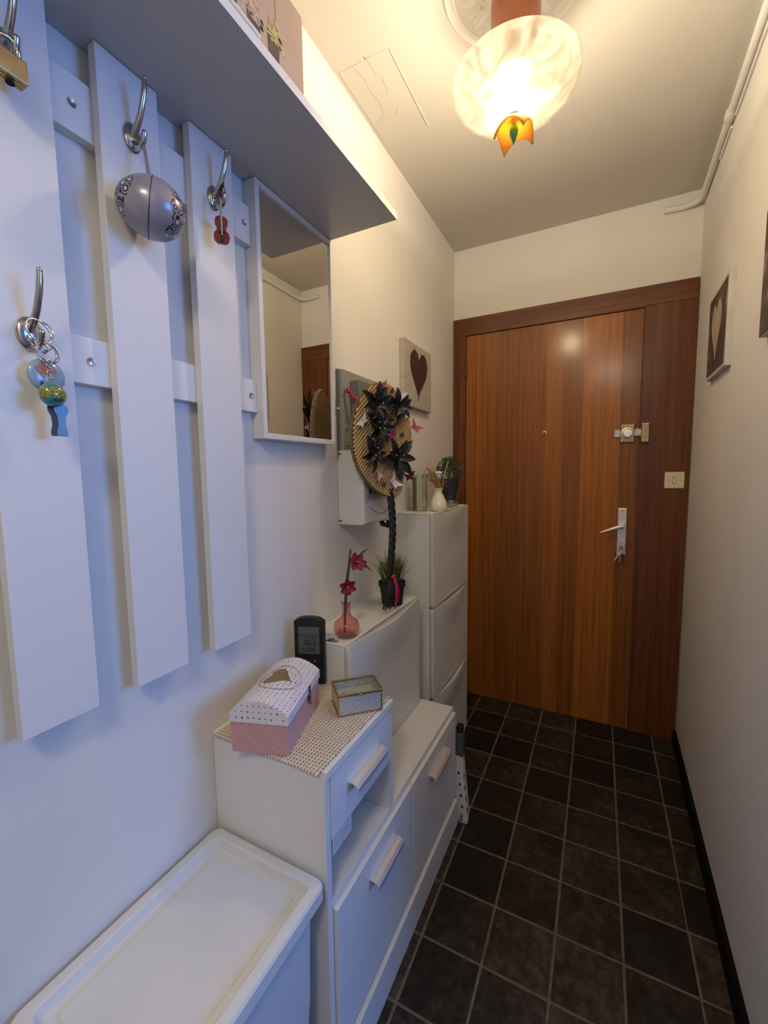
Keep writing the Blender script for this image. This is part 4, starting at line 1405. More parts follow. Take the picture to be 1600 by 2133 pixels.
for (x, y) in ((0.052, 0.570), (0.262, 0.570), (0.052, 0.255), (0.262, 0.255)):
    MB().box((x - 0.012, y - 0.003, ZB - 0.026), (x + 0.012, y + 0.003, ZB - 0.0185)).build('lid_tab', PLASTIC_LID, bn, bevel=0.001)

# ------------------------------------------------------------------ folded step stool between the cabinets
STL = mat('white_stool_plastic', (0.66, 0.64, 0.62), rough=0.45)
so = thing('folding_stool', 'white folded plastic step stool with a grey strap squeezed between the cabinets', 'stool', (0.2, 1.46, 0))
b = MB()
pan = [(0.02, 0.012), (0.335, 0.0), (0.352, 0.010), (0.354, 0.030), (0.331, 0.252), (0.322, 0.258), (0.03, 0.262)]
fs_ = (Vector((0, 1.418, 0)), Vector((1, 0, 0)), Vector((0, 0, 1)), Vector((0, 1, 0)))
MB().prism(pan, fs_, 0.0, 0.012).build('step_board', STL, so, bevel=0.002)
MB().prism([(p[0] - 0.006, p[1] + 0.004) for p in pan], fs_, 0.030, 0.042).build('step_board', STL, so, bevel=0.002)
for k in range(4):
    z = 0.200 - 0.043 * k
    x = 0.320 + 0.0045 * k
    tb = MB().prism([(x - 0.009, z), (x - 0.009, z - 0.018), (x - 0.005, z - 0.022), (x + 0.003, z - 0.022), (x + 0.006, z - 0.017), (x + 0.006, z)], fs_, -0.003, 0.0).build('lug', STL, so, bevel=0.0015)
    MB().box((x - 0.005, 1.4135, z - 0.008), (x + 0.002, 1.4152, z + 0.001)).build('slot', DARKHOLE, tb)
    MB().box((0.336 + 0.0042 * k, 1.4175, z - 0.022), (0.339 + 0.0042 * k, 1.4186, z - 0.004)).build('slot', DARKHOLE, tb)
MB().prism([(0.318, 0.0), (0.330, 0.0), (0.336, 0.034), (0.326, 0.038)], fs_, -0.004, 0.006).build('foot_notch', GREYD, so)
MB().tube([(0.345, 1.422, 0.004), (0.345, 1.422, 0.022)], 0.007, 10).build('stool_foot', STL, so)
MB().box((0.300, 1.420, 0.255), (0.331, 1.450, 0.345)).build('grey_strap', mat('dark_grey_strap', (0.075, 0.085, 0.09), rough=0.5), so, bevel=0.003)
MB().box((0.306, 1.422, 0.345), (0.328, 1.448, 0.372)).build('strap_buckle', BLACK, so, bevel=0.002)
# ------------------------------------------------------------------ woven mat on the high part of the cabinet
MATM = mat('woven_cotton_mat', (0.66, 0.58, 0.47), rough=0.9)
q = NT(MATM)
v = q.obj()
mx, my, mz = q.sep(v)
CU, CV = 0.0078, 0.0088
fu = q.math('FRACT', q.math('DIVIDE', q.math('ADD', mx, 1.0), CU))
fv_ = q.math('FRACT', q.math('DIVIDE', q.math('ADD', my, 1.0), CV))
gap = q.math('MULTIPLY', q.math('LESS_THAN', fu, 0.30), q.math('LESS_THAN', fv_, 0.58))
q.color(q.mix(gap, q.ramp(q.noise(v, 120, 3), [(0.3, (0.62, 0.53, 0.42)), (0.7, (0.74, 0.67, 0.56))]), (0.22, 0.15, 0.07)))
mt = MB()
MX0, MX1, MY0_, MY1_ = 0.012, 0.294, 0.600, 0.906
NU, NV = 144, 140


def mat_fn(u, v):
    x, y = MX0 + (MX1 - MX0) * u, MY0_ + (MY1_ - MY0_) * v
    ex = min(u, 1 - u, v, 1 - v)
    wob = 0.0014 * math.sin(40 * v + 11 * u) * (1 if u > 0.98 or v < 0.02 else 0)
    h = 0.0016 * abs(math.sin(math.pi * (x - 0.1529) / CU)) * (0.55 + 0.45 * abs(math.sin(math.pi * (y - 0.753) / CV)))
    return Vector((x + wob, y + wob, ZH + 0.0022 + (h if ex > 0.004 else -0.0018)))


mt.grid(mat_fn, NU, NV)
k = len(mt.v)
mt.box((MX0 + 0.001, MY0_ + 0.001, ZH + 0.0003), (MX1 - 0.001, MY1_ - 0.001, ZH + 0.0012))
mo = mt.build('woven_mat', MATM, loc=((MX0 + MX1) / 2, (MY0_ + MY1_) / 2, ZH + 0.0002), smooth=True)
tag(mo, 'beige woven cotton mat on the high part of the hall cabinet', 'mat')
ZM = ZH + 0.0040

# ------------------------------------------------------------------ pink keepsake chest
a0, a1 = Vector((0.114, 0.037)).normalized(), None
rz = math.atan2(0.037, 0.114)
kc = thing('keepsake_chest', 'small pink chest with a white dotted domed lid and gold heart', 'chest', (0.097, 0.5775, ZM), rz)
CW, CL, CH = 0.120, 0.200, 0.066
PINKB = mat('quilted_pink_card', (0.60, 0.34, 0.33), rough=0.6)
q = NT(PINKB)
v = q.obj()
px_, py_, pz_ = q.sep(v)
s1 = q.math('ADD', q.math('ADD', px_, py_), pz_)
s2 = q.math('SUBTRACT', q.math('ADD', px_, py_), pz_)
ln = None
for s_ in (s1, s2):
    f = q.math('ABSOLUTE', q.math('SUBTRACT', q.math('FRACT', q.math('DIVIDE', q.math('ADD', s_, 2.0), 0.050)), 0.5))
    l_ = q.math('LESS_THAN', f, 0.014)
    ln = l_ if ln is None else q.math('MAXIMUM', ln, l_)
q.color(q.mix(q.math('MULTIPLY', ln, 0.45), (0.60, 0.335, 0.325), (0.80, 0.58, 0.56)))
MB().box((0, 0, 0), (CW, CL, CH)).build('chest_body', PINKB, kc, local=True, bevel=0.001)
DOTM = mat('dotted_white_card', (0.76, 0.72, 0.73), rough=0.55)
q = NT(DOTM)
v = q.obj('UV')
vo = q.n('ShaderNodeTexVoronoi', voronoi_dimensions='2D')
vo.inputs['Randomness'].default_value = 0.12
vo.inputs['Scale'].default_value = 1.0
q.link(v, vo.inputs['Vector'])
sz = q.n('ShaderNodeSeparateColor')
q.link(vo.outputs['Color'], sz.inputs[0])
dot = q.math('LESS_THAN', vo.outputs['Distance'], q.math('MULTIPLY_ADD', sz.outputs[0], 0.09, 0.10))
q.color(q.mix(dot, (0.78, 0.74, 0.75), q.mix(sz.outputs[1], (0.05, 0.04, 0.04), (0.35, 0.27, 0.16))))
# lid: skirt + dome, dome curved across the width
ZSK0, ZSK1, DH = CH - 0.001, CH + 0.017, 0.028
e_ = 0.0025


def dome(u):
    x = -e_ + (CW + 2 * e_) * u
    z = ZSK1 + DH * math.sin(math.pi * u) ** 0.85
    return x, z


ld = MB()
NU_ = 18
prof = [(-e_, ZSK0)] + [dome(i / NU_) for i in range(NU_ + 1)] + [(CW + e_, ZSK0)]
uvs = []
s_acc = [0.0]
for i in range(1, len(prof)):
    s_acc.append(s_acc[-1] + math.dist(prof[i], prof[i - 1]))
for y in (-e_, CL + e_):
    for (x, z) in prof:
        ld.v.append(Vector((x, y, z)))
n = len(prof)
for i in range(n - 1):
    ld.f.append((i, i + 1, n + i + 1, n + i))
ld.f.append(tuple(range(n - 1, -1, -1)))
ld.f.append(tuple(range(n, 2 * n)))
lo_ = ld.build('chest_lid', DOTM, kc, local=True, bevel=0.0)
uvl = lo_.data.uv_layers.new(name='UVMap')
CELL = 0.0100
for p in lo_.data.polygons:
    end = len(p.vertices) > 4
    for li in p.loop_indices:
        vi_ = lo_.data.loops[li].vertex_index
        co = lo_.data.vertices[vi_].co
        if end:
            uvl.data[li].uv = (co.x / CELL * 0.8, co.z / CELL * 0.8)
        else:
            uvl.data[li].uv = (s_acc[vi_ % n] / CELL, co.y / CELL)
for p in lo_.data.polygons:
    p.use_smooth = len(p.vertices) == 4
lo_.data.set_sharp_from_angle(angle=math.radians(35))


def on_dome(x, y, lift):
    """a point on the dome at width x, length y"""
    u = max(0.001, min(0.999, (x + e_) / (CW + 2 * e_)))
    x_, z = dome(u)
    x2, z2 = dome(min(1, u + 0.01))
    t_ = Vector((x2 - x_, 0, z2 - z)).normalized()
    n_ = Vector((-t_.z, 0, t_.x))
    return Vector((x_, y, z)) + n_ * lift


# gold heart and pencil rings printed on the dome; heart points along -y
def fan_poly(fn_outline, lift, N=56, rings=6):
    b_ = MB()
    cx_, cy_ = 0.0, 0.0
    for r_ in range(rings + 1):
        for i in range(N):
            x, y = fn_outline(2 * math.pi * i / N)
            k = r_ / rings
            b_.v.append(on_dome(CW * 0.53 + x * k, CL * 0.52 + y * k, lift))
    for r_ in range(rings):
        for i in range(N):
            b_.f.append((r_ * N + i, r_ * N + (i + 1) % N, (r_ + 1) * N + (i + 1) % N, (r_ + 1) * N + i))
    return b_


def gold_heart(t_):
    x = 16 * math.sin(t_) ** 3 / 17.0
    y = (13 * math.cos(t_) - 5 * math.cos(2 * t_) - 2 * math.cos(3 * t_) - math.cos(4 * t_) + 2.5) / 14.5
    # heart lies on its side: its point towards -x (the wall side)
    px2, py2 = (-y * 0.030, x * 0.036)
    a = math.radians(-12)
    return px2 * math.cos(a) - py2 * math.sin(a), px2 * math.sin(a) + py2 * math.cos(a)


fan_poly(gold_heart, 0.0005).build('gold_heart', GOLD, lo_, local=True)
INKG = mat('pencil_line', (0.30, 0.27, 0.26), rough=0.8)
for k, (ra, rb, ph_) in enumerate(((0.043, 0.053, 0.0), (0.045, 0.051, 0.4), (0.041, 0.054, 0.9))):
    pts = []
    for i in range(49):
        t_ = 2 * math.pi * i / 48
        w = 1 + 0.03 * math.sin(2 * t_ + ph_ * 5)
        pts.append(on_dome(CW * 0.53 + ra * w * math.cos(t_ + ph_), CL * 0.52 + rb * w * math.sin(t_ + ph_), 0.0003))
    MB().tube(pts, 0.00035, 4).build('pencil_ring', INKG, lo_, local=True)
b = MB()
random.seed(6)
for k in range(150):
    t_, r_ = random.uniform(0, 6.283), random.uniform(0.55, 0.95)
    c_ = on_dome(CW * 0.53 + 0.040 * r_ * math.cos(t_), CL * 0.52 + 0.050 * r_ * math.sin(t_), 0.0003)
    d = Vector((random.uniform(-1, 1), random.uniform(-1, 1), 0)) * 0.0012
    b.tube([c_ - d, c_ + d], 0.0004, 4)
o_ = b.build('pencil_specks', INKG, lo_, local=True)
o_['kind'] = 'stuff'
# latch on the right long side
OLDM = mat('antique_metal', (0.18, 0.15, 0.12), rough=0.4, metal=0.9)
la = MB().box((CW + e_, CL * 0.60, ZSK0 - 0.004), (CW + e_ + 0.002, CL * 0.60 + 0.011, ZSK1)).box((CW, CL * 0.60 + 0.001, CH - 0.024), (CW + 0.0022, CL * 0.60 + 0.010, CH - 0.006)).build('latch', OLDM, kc, local=True, bevel=0.001)
MB().ring((CW + 0.005, CL * 0.60 + 0.0055, CH - 0.020), 0.007, 0.0010, (1, 0.2, 0.3), 18, 6).ball((CW + 0.004, CL * 0.60 + 0.0055, CH - 0.008), 0.0034, 10).build('latch_ring', OLDM, la, local=True, smooth=True)

# ------------------------------------------------------------------ glass trinket box
rz2 = math.atan2(0.075, 0.076)
gb = thing('glass_trinket_box', 'small brass framed glass trinket box on the woven mat', 'box', (0.227, 0.772, ZM), rz2)
GW, GL, GH = 0.106, 0.076, 0.050
BR2 = mat('bright_brass', (0.55, 0.40, 0.17), rough=0.28, metal=1.0)
MB().box((0, 0, 0), (GW, GL, 0.002)).build('base', GLASS, gb, local=True)
MIRF = mat('textured_silver_glass', (0.52, 0.54, 0.57), rough=0.35, metal=0.35, bump=0.9, bscale=260, var=0.25, vscale=200)
PEACH = mat('mirrored_side_glass', (0.62, 0.50, 0.40), rough=0.25, metal=0.35)
MB().box((0.003, 0.001, 0.003), (GW - 0.003, 0.003, GH - 0.004)).build('glass_pane', MIRF, gb, local=True)
MB().box((0.003, GL - 0.003, 0.003), (GW - 0.003, GL - 0.001, GH - 0.004)).build('glass_pane', MIRF, gb, local=True)
MB().box((0.001, 0.003, 0.003), (0.003, GL - 0.003, GH - 0.004)).build('glass_pane', PEACH, gb, local=True)
MB().box((GW - 0.003, 0.003, 0.003), (GW - 0.001, GL - 0.003, GH - 0.004)).build('glass_pane', MIRF, gb, local=True)
b = MB()
for (x, y) in ((0, 0), (GW - 0.003, 0), (0, GL - 0.003), (GW - 0.003, GL - 0.003)):
    b.box((x, y, 0), (x + 0.003, y + 0.003, GH - 0.004))
b.box((-0.001, -0.001, 0), (GW + 0.001, 0.003, 0.003)).box((-0.001, GL - 0.003, 0), (GW + 0.001, GL + 0.001, 0.003)).box((-0.001, 0.003, 0), (0.003, GL - 0.003, 0.003)).box((GW - 0.003, 0.003, 0), (GW + 0.001, GL - 0.003, 0.003))
b.build('brass_frame', BR2, gb, local=True, bevel=0.0006)
b = MB()
b.box((-0.002, -0.002, GH - 0.004), (GW + 0.002, 0.003, GH + 0.001)).box((-0.002, GL - 0.003, GH - 0.004), (GW + 0.002, GL + 0.002, GH + 0.001)).box((-0.002, 0.003, GH - 0.004), (0.003, GL - 0.003, GH + 0.001)).box((GW - 0.003, 0.003, GH - 0.004), (GW + 0.002, GL - 0.003, GH + 0.001))
lf_ = b.build('lid_frame', BR2, gb, local=True, bevel=0.0008)
MB().box((0.003, 0.003, GH - 0.0025), (GW - 0.003, GL - 0.003, GH - 0.0005)).build('lid_glass', THIN, lf_, local=True)
MB().ball((GW / 2, -0.004, GH - 0.002), 0.003, 10).build('lid_knob', BR2, lf_, local=True, smooth=True)
b = MB()
for k in range(int(GW / 0.003)):
    b.ball((k * 0.003, -0.001, GH + 0.001), 0.0012, 6)
b.build('bead_trim', BR2, lf_, local=True, smooth=True)['kind'] = 'stuff'
MB().box((0.0032, 0.0032, 0.002), (GW - 0.0032, GL - 0.0032, 0.028)).build('velvet_pad', mat('grey_velvet', (0.60, 0.57, 0.51), rough=0.95), gb, local=True)
c45, s45 = math.cos(rz2), math.sin(rz2)


def gl2w(x, y, z):
    return Vector((0.227 + x * c45 - y * s45, 0.772 + x * s45 + y * c45, ZM + z))


tr_m = [mat('trinket_silver', (0.6, 0.6, 0.6), rough=0.25, metal=1), mat('trinket_coral', (0.7, 0.16, 0.06), rough=0.3), mat('trinket_white', (0.75, 0.73, 0.70), rough=0.4), BR2]
for nm, lab, x, y, m_, shp in (('ring_trinket', 'silver ring lying inside the glass trinket box at its left end', 0.020, 0.030, tr_m[0], 'ring'), ('shell_trinket', 'white shell inside the glass trinket box', 0.038, 0.026, tr_m[2], 'shell'),
                               ('bar_trinket', 'silver bar inside the glass trinket box beside the shell', 0.056, 0.026, tr_m[0], 'bar'), ('brooch_trinket', 'coral and gold brooch inside the glass trinket box', 0.074, 0.030, tr_m[1], 'brooch')):
    p = gl2w(x, y, 0.0282)
    if shp == 'ring':
        o_ = MB().ring(p + Vector((0, 0, 0.0055)), 0.0055, 0.0014, (1, 0.4, 0.3), 18, 8).build(nm, m_, loc=p, smooth=True)
    elif shp == 'shell':
        o_ = MB().lathe([(0.008, 0.0), (0.0075, 0.003), (0.005, 0.007), (0.001, 0.010)], p, 'Z', 12).build(nm, m_, loc=p, smooth=True)
    elif shp == 'bar':
        o_ = MB().tube([p + Vector((-0.006, 0, 0.003)), p + Vector((0, 0.002, 0.0045)), p + Vector((0.007, 0.003, 0.003))], 0.0028, 8).build(nm, m_, loc=p, smooth=True)
    else:
        o_ = thing(nm, '', '', p)
        MB().lathe([(0.007, 0.0), (0.0068, 0.0025), (0.004, 0.005), (0.001, 0.0055)], p, 'Z', 14).build('stone', m_, o_, smooth=True)
        MB().ring(p + Vector((0, 0, 0.0018)), 0.0078, 0.0012, (0, 0, 1), 20, 6).build('setting', BR2, o_, smooth=True)
    tag(o_, lab, 'trinket')

# ------------------------------------------------------------------ weather station
wsr = math.radians(20)
ws = thing('weather_station', 'black digital weather station with a grey screen behind the pink chest', 'clock', (0.072, 0.872, ZM), wsr)
WW, WH, WT = 0.082, 0.182, 0.020
pol = [(-WW / 2, 0), (WW / 2, 0), (WW / 2, WH - 0.010)] + [(WW / 2 * math.cos(t_) if 0 else (WW / 2 - 0.004) * math.cos(t_), WH - 0.010 + 0.010 * math.sin(t_)) for t_ in [math.pi * i / 12 for i in range(13)]] + [(-WW / 2, WH - 0.010)]
fw_ = (Vector((0, 0, 0)), Vector((1, 0, 0)), Vector((0, 0, 1)), Vector((0, -1, 0)))
MB().prism(pol, fw_, -WT, 0.0).build('case', BLACK, ws, local=True, bevel=0.003)
MB().box((-WW / 2 + 0.012, -0.0015, 0.083), (WW / 2 - 0.012, 0.0, 0.157)).build('screen', mat('grey_lcd', (0.115, 0.115, 0.105), rough=0.2), ws, local=True)
LCD = mat('lcd_digits', (0.02, 0.02, 0.018), rough=0.5)
WWm = WM[ws.as_pointer()]


def wsp(x, y, z):
    return WWm @ Vector((x, y, z))


rgt, up_, nrm = (WWm.to_3x3() @ Vector((1, 0, 0))), Vector((0, 0, 1)), (WWm.to_3x3() @ Vector((0, -1, 0)))
scr = [c for c in ws.children if c.name.startswith('screen')][0]
text('26.5', 0.020, (wsp(0.003, -0.0017, 0.113), rgt, up_, nrm), LCD, scr)
text('c', 0.010, (wsp(0.0255, -0.0017, 0.110), rgt, up_, nrm), LCD, scr)
text('14:08', 0.017, (wsp(-0.002, -0.0017, 0.094), rgt, up_, nrm), LCD, scr)
text('--.-c', 0.014, (wsp(0.004, -0.0017, 0.129), rgt, up_, nrm), LCD, scr)
MB().box((-0.027, -0.0019, 0.134), (0.027, -0.0015, 0.1352)).build('screen_divider', LCD, scr, local=True)
MB().lathe([(0.0045, 0), (0.004, -0.0025), (0.001, -0.003)], (0.016, 0.0, 0.064), 'Y', 14).build('button', CHROME, ws, local=True, smooth=True, angle=40)

# ------------------------------------------------------------------ on the single cabinet: vase, turtle, grass pot
ZC1 = 0.8425
vs_ = thing('bud_vase', 'pink glass bud vase with two dark red flowers', 'vase', (0.122, 0.980, ZC1))
PGL = mat('pink_glass', (0.98, 0.60, 0.54), rough=0.04, trans=0.95, ior=1.35)
pf = [(0.022, 0.0), (0.029, 0.003), (0.0345, 0.012), (0.037, 0.022), (0.0365, 0.032), (0.031, 0.043), (0.020, 0.051), (0.0135, 0.058), (0.0115, 0.070), (0.0115, 0.092), (0.0140, 0.098)]
inn = [(r - 0.0022, z + (0.004 if i == 0 else 0.0)) for i, (r, z) in enumerate(pf)][::-1]
MB().lathe(pf + inn, (0.122, 0.980, ZC1), 'Z', 36).build('vase_glass', PGL, vs_, smooth=True, angle=70)
STEM = mat('brown_green_stem', (0.075, 0.055, 0.030), rough=0.7)
PETR = mat('crimson_petal', (0.20, 0.006, 0.022), rough=0.5, var=0.3, vscale=150)
LEAFB = mat('olive_brown_leaf', (0.13, 0.10, 0.055), rough=0.6, var=0.2, vscale=60)
sp = [(0.118, 0.976, ZC1 + 0.010), (0.120, 0.980, ZC1 + 0.09), (0.124, 0.983, ZC1 + 0.155), (0.127, 0.991, ZC1 + 0.20), (0.128, 1.000, ZC1 + 0.245)]
MB().tube(sp, [0.0035, 0.0042, 0.0045, 0.0036, 0.003], 8).build('stem', STEM, vs_, smooth=True)


def star_flower(c, n_, R_, nm='red_flower'):
    c, n_ = Vector(c), Vector(n_).normalized()
    a = n_.orthogonal().normalized()
    b2 = n_.cross(a)
    ctr = MB().lathe([(0.003, -0.012), (0.006, -0.006), (0.004, 0.0)], (0, 0, 0), 'Z', 10)
    M = frame_matrix(c, a, b2, n_)
    ctr.v = [M @ p for p in ctr.v]
    f_ = ctr.build(nm, PETR, vs_, smooth=True)

    for k in range(6):
        t0 = 2 * math.pi * k / 6

        def fn(u, t_):
            w = R_ * 0.78 * math.sin(math.pi * (0.12 + 0.80 * t_)) ** 0.8
            r = 0.003 + R_ * t_
            x, y = r, (u - 0.5) * w
            z = 0.010 * t_ - 0.005 * t_ ** 3 + 0.004 * (2 * abs(u - 0.5)) * t_ - 0.004
            return M @ Vector((x * math.cos(t0) - y * math.sin(t0), x * math.sin(t0) + y * math.cos(t0), z))
        MB().grid(fn, 4, 6).build('petal', PETR, f_, smooth=True)
    yl = MB().ball((0, 0, 0.006), 0.0028, 8, (0.7, 0.7, 2.0))
    yl.v = [M @ p for p in yl.v]
    yl.build('stamen', mat('yellow_stamen', (0.70, 0.50, 0.10), rough=0.5), f_, smooth=True)


star_flower((0.134, 0.972, ZC1 + 0.144), (0.62, -0.72, -0.05), 0.021)
star_flower((0.150, 0.998, ZC1 + 0.210), (0.70, -0.55, 0.35), 0.024)


def leaf(pts, w, m, parent, nm='leaf'):
    pts = [Vector(p) for p in pts]
    b_ = MB()
    N = len(pts)
    side = (pts[-1] - pts[0]).cross(Vector((0.5, -0.8, 0.2))).normalized()
    for i, p in enumerate(pts):
        k = w * math.sin(math.pi * (0.06 + 0.92 * i / (N - 1)))
        b_.v += [p - side * k, p + side * k]
    b_.f = [(2 * i, 2 * i + 1, 2 * i + 3, 2 * i + 2) for i in range(N - 1)]
    return b_.build(nm, m, parent, smooth=True)


leaf([(0.128, 0.998, ZC1 + 0.195), (0.148, 1.006, ZC1 + 0.202), (0.168, 1.018, ZC1 + 0.196), (0.182, 1.028, ZC1 + 0.182)], 0.005, LEAFB, vs_)
leaf([(0.130, 1.000, ZC1 + 0.205), (0.138, 1.002, ZC1 + 0.222), (0.143, 1.004, ZC1 + 0.240)], 0.0055, LEAFB, vs_)
leaf([(0.146, 1.008, ZC1 + 0.225), (0.160, 1.014, ZC1 + 0.236), (0.172, 1.022, ZC1 + 0.246)], 0.004, LEAFB, vs_)
leaf([(0.128, 0.998, ZC1 + 0.198), (0.136, 0.997, ZC1 + 0.194), (0.146, 0.996, ZC1 + 0.197)], 0.003, LEAFB, vs_)

tt = thing('turtle_figurine', 'tiny blue shelled turtle figurine at the cabinet corner', 'figurine', (0.110, 0.921, ZC1))
SHELL = mat('blue_enamel', (0.02, 0.10, 0.16), rough=0.12, coat=1.0, var=0.5, vscale=160)
T0 = Vector((0.110, 0.921, ZC1))
MB().ball(T0 + Vector((0, 0, 0.006)), 0.0095, 14, (1.25, 0.9, 0.62)).build('shell', SHELL, tt, smooth=True)
SILV = mat('tarnished_silver', (0.45, 0.42, 0.36), rough=0.35, metal=0.8)
MB().ball(T0 + Vector((0, 0, 0.0032)), 0.0105, 12, (1.3, 0.95, 0.28)).build('belly', SILV, tt, smooth=True)
MB().ball(T0 + Vector((-0.0165, -0.003, 0.005)), 0.0042, 10, (1.4, 0.9, 0.8)).build('head', SILV, tt, smooth=True)
for (dx, dy) in ((-0.010, -0.010), (-0.010, 0.010), (0.010, -0.010), (0.010, 0.010)):
    MB().ball(T0 + Vector((dx * 1.2, dy, 0.0022)), 0.0038, 8, (1.3, 0.9, 0.55)).build('flipper', SILV, tt, smooth=True)

gp = thing('grass_pot', 'black pot of bright green grass on the single shoe cabinet', 'plant', (0.112, 1.296, ZC1))
G0 = Vector((0.112, 1.296, ZC1))
MB().lathe([(0.034, 0.0), (0.036, 0.004), (0.0425, 0.062), (0.0425, 0.063), (0.0465, 0.064), (0.0475, 0.080), (0.0450, 0.081), (0.0435, 0.070)], G0, 'Z', 36).build('pot', BLACKMATT, gp, smooth=True, angle=40)
MB().lathe([(0.001, 0.0715), (0.0435, 0.070)], G0, 'Z', 24, False, False).build('soil', mat('dark_soil', (0.02, 0.015, 0.01), rough=0.95), gp)
GRASS = mat('artificial_grass', (0.10, 0.15, 0.030), rough=0.5)
q = NT(GRASS)
gx_, gy_, gz_ = q.sep(q.obj())
q.color(q.ramp(q.math('MULTIPLY', gz_, 5.4), [(0.35, (0.035, 0.065, 0.014)), (0.65, (0.13, 0.19, 0.035)), (1.0, (0.34, 0.38, 0.10))]))
b = MB()
random.seed(17)
for k in range(230):
    a, r0 = random.uniform(0, 6.283), random.uniform(0.0, 0.034)
    lean, Lb = random.uniform(0.05, 1.05), random.uniform(0.080, 0.135)
    base = G0 + Vector((r0 * math.cos(a), r0 * math.sin(a), 0.068))
    a2 = a + random.uniform(-.5, .5)
    d = Vector((math.cos(a2), math.sin(a2), 0))
    sd_ = Vector((-d.y, d.x, 0))
    w = random.uniform(0.0016, 0.0027)
    k0 = len(b.v)
    for i in range(5):
        t_ = i / 4
        c_ = base + d * (lean * Lb * 0.62 * t_ ** 1.7) + Vector((0, 0, Lb * t_ * (1 - 0.22 * lean * t_)))
        ww = w * (1 - t_ ** 2.2) + 0.00015
        b.v += [c_ - sd_ * ww, c_ + sd_ * ww]
    b.f += [(k0 + 2 * i, k0 + 2 * i + 1, k0 + 2 * i + 3, k0 + 2 * i + 2) for i in range(4)]
o_ = b.build('grass_blades', GRASS, gp)
o_['kind'] = 'stuff'

# ------------------------------------------------------------------ on the tall stack: glass block vase, white vase, shrub in a glass
ZT = 1.1355
gv = thing('glass_block_vase', 'rectangular clear glass vase at the near end of the tall stack', 'vase', (0.062, 1.675, ZT))
GREENGL = mat('greenish_glass', (0.86, 0.94, 0.88), rough=0.02, trans=1.0, ior=1.42)
x0, x1, y0, y1, zt = 0.036, 0.090, 1.650, 1.692, ZT + 0.155
MB().box((x0, y0, ZT), (x0 + 0.006, y1, zt)).box((x1 - 0.006, y0, ZT), (x1, y1, zt)).box((x0 + 0.006, y0, ZT), (x1 - 0.006, y0 + 0.005, zt)).box((x0 + 0.006, y1 - 0.005, ZT), (x1 - 0.006, y1, zt)).build('glass_wall', GREENGL, gv, bevel=0.0008)
MB().box((x0, y0, zt), (x1, y1, zt + 0.015)).build('thick_base', GREENGL, gv, bevel=0.001)
MB().box((x0 + 0.0062, y0 + 0.0052, ZT + 0.004), (x0 + 0.0075, y1 - 0.0052, zt - 0.012)).build('brown_sheet', mat('fan_reflection_brown', (0.36, 0.25, 0.14), rough=0.8), gv)  # brown sheet paints the cardboard fan's reflection into the glass

wv = thing('ceramic_vase', 'white ceramic vase with dried grasses and a white flower on the tall stack', 'vase', (0.135, 1.708, ZT))
CERAM = mat('white_ceramic', (0.82, 0.77, 0.66), rough=0.22, coat=0.5)
W0 = Vector((0.135, 1.708, ZT))
MB().lathe([(0.026, 0.0), (0.033, 0.003), (0.0385, 0.014), (0.0375, 0.026), (0.031, 0.046), (0.0215, 0.066), (0.0150, 0.078), (0.0148, 0.082), (0.0215, 0.097), (0.0195, 0.097), (0.0125, 0.082), (0.012, 0.05)], W0, 'Z', 40, True, False).build('vase_body', CERAM, wv, smooth=True, angle=60)
DRY = mat('dried_grass', (0.42, 0.25, 0.10), rough=0.9, var=0.25, vscale=100)
b = MB()
random.seed(8)
for k in range(46):
    a = random.uniform(0, 6.28)
    tipx, tipy, tipz = -0.030 + random.uniform(-.020, .022), -0.004 + random.uniform(-.022, .022), 0.150 + random.uniform(-.025, .03)
    p0 = W0 + Vector((0.008 * math.cos(a), 0.008 * math.sin(a), 0.085))
    p2 = W0 + Vector((tipx, tipy, tipz))
    p1 = p0.lerp(p2, 0.55) + Vector((0.006, 0, 0.004))
    b.tube([p0, p1, p2], [0.0006, 0.0008, 0.0014], 4)
    if k % 2:
        b.ball(p2, 0.0032, 6, (0.8, 0.8, 2.4))
for k in range(30):
    p = W0 + Vector((random.uniform(-.045, .040), random.uniform(-.02, .02), random.uniform(0.100, 0.135)))
    b.ball(p, random.uniform(0.0015, 0.0032), 5)
    b.tube([W0 + Vector((0, 0, 0.09)), p], 0.0004, 3)
o_ = b.build('dried_grasses', DRY, wv)
o_['kind'] = 'stuff'
fl_ = MB()
fc = W0 + Vector((0.000, 0.0, 0.158))
for k in range(8):
    a = 2 * math.pi * k / 8
    fl_.ball(fc + Vector((0.0095 * math.cos(a), 0.0095 * math.sin(a), 0.003)), 0.0085, 8, (1, 1, 0.7))
fl_.lathe([(0.004, -0.022), (0.010, -0.010), (0.015, 0.004), (0.006, 0.010)], fc, 'Z', 12)
fl_.build('white_bloom', mat('white_petal', (0.80, 0.76, 0.74), rough=0.7), wv, smooth=True)
MB().tube([W0 + Vector((0, 0, 0.085)), fc + Vector((0, 0, -0.02))], 0.0014, 6).build('bloom_stem', DRY, wv)
MB().tube([W0 + Vector((0.006, 0.0, 0.060)), W0 + Vector((0.040, 0.010, 0.212))], 0.0017, 8).build('reed_stick', mat('pale_reed', (0.58, 0.44, 0.26), rough=0.7), wv, smooth=True)

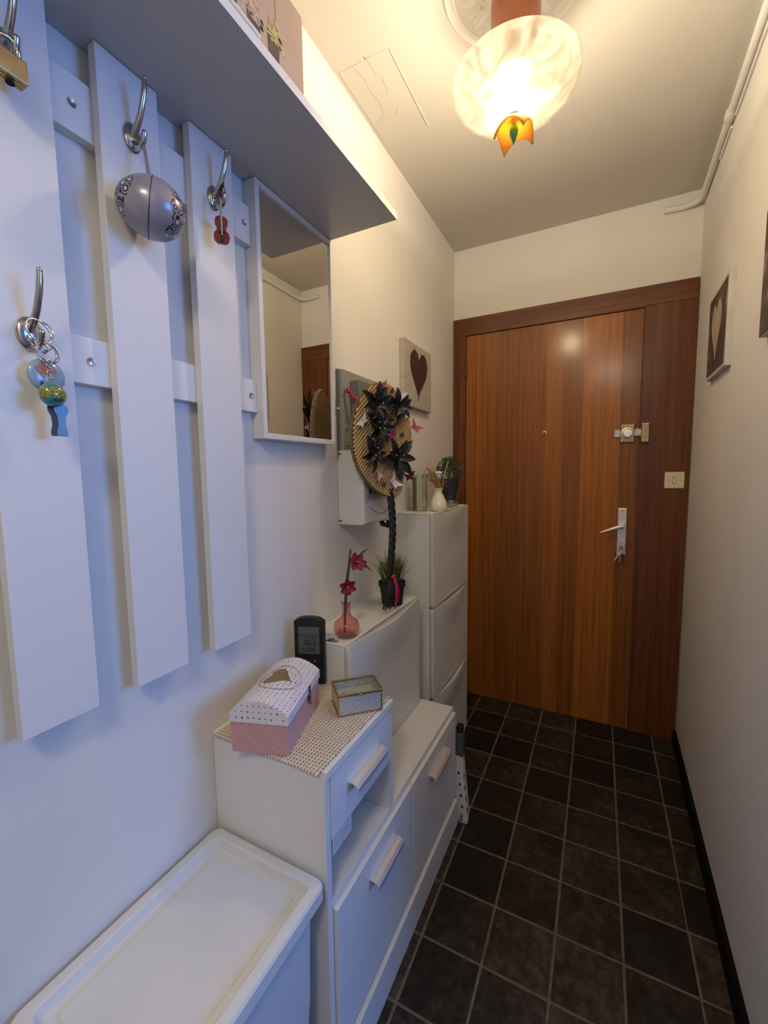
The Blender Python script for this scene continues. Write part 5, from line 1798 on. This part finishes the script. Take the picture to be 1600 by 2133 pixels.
sh_ = thing('shrub_pot', 'small leafy green shrub in a dark grey pot standing in a glass', 'plant', (0.122, 1.895, ZT))
S0 = Vector((0.122, 1.895, ZT))
MB().lathe([(0.030, 0.034), (0.042, 0.110), (0.0425, 0.111), (0.0445, 0.111), (0.0455, 0.132), (0.0430, 0.133), (0.042, 0.125), (0.001, 0.124)], S0, 'Z', 36).build('pot', mat('anthracite_pot', (0.028, 0.029, 0.032), rough=0.35), sh_, smooth=True, angle=40)
MB().lathe([(0.036, 0.0), (0.040, 0.003), (0.0425, 0.060), (0.0415, 0.060), (0.038, 0.018), (0.001, 0.016)], S0, 'Z', 36, True, False).build('glass_tumbler', GREENGL, sh_, smooth=True, angle=50)
MB().lathe([(0.026, 0.0165), (0.026, 0.0335)], S0, 'Z', 20).build('clear_spacer', GREENGL, sh_)
SHR = mat('grey_green_leaf', (0.075, 0.105, 0.060), rough=0.55, var=0.45, vscale=60)
b = MB()
random.seed(12)
for k in range(900):
    a, e, r = random.uniform(0, 6.283), random.uniform(-0.15, 1.45), random.uniform(0.35, 1.0) ** 0.5
    c_ = S0 + Vector((0.064 * r * math.cos(a) * math.cos(e), 0.058 * r * math.sin(a) * math.cos(e), 0.142 + 0.088 * r * math.sin(e)))
    d = (c_ - (S0 + Vector((0, 0, 0.13)))).normalized()
    d = (d + Vector((random.uniform(-.7, .7), random.uniform(-.7, .7), random.uniform(-.3, .7)))).normalized()
    s_ = d.orthogonal().normalized() * random.uniform(0.0028, 0.0042)
    s_.rotate(Matrix.Rotation(random.uniform(0, 6.28), 3, d))
    Lf = random.uniform(0.008, 0.014)
    b.add([c_, c_ + d * Lf * .5 + s_, c_ + d * Lf, c_ + d * Lf * .5 - s_], [(0, 1, 2, 3)])
for k in range(26):
    a, e = random.uniform(0, 6.283), random.uniform(0.1, 1.4)
    b.tube([S0 + Vector((0, 0, 0.12)), S0 + Vector((0.055 * math.cos(a) * math.cos(e), 0.05 * math.sin(a) * math.cos(e), 0.14 + 0.085 * math.sin(e)))], 0.0008, 3)
o_ = b.build('foliage', SHR, sh_)
o_['kind'] = 'stuff'
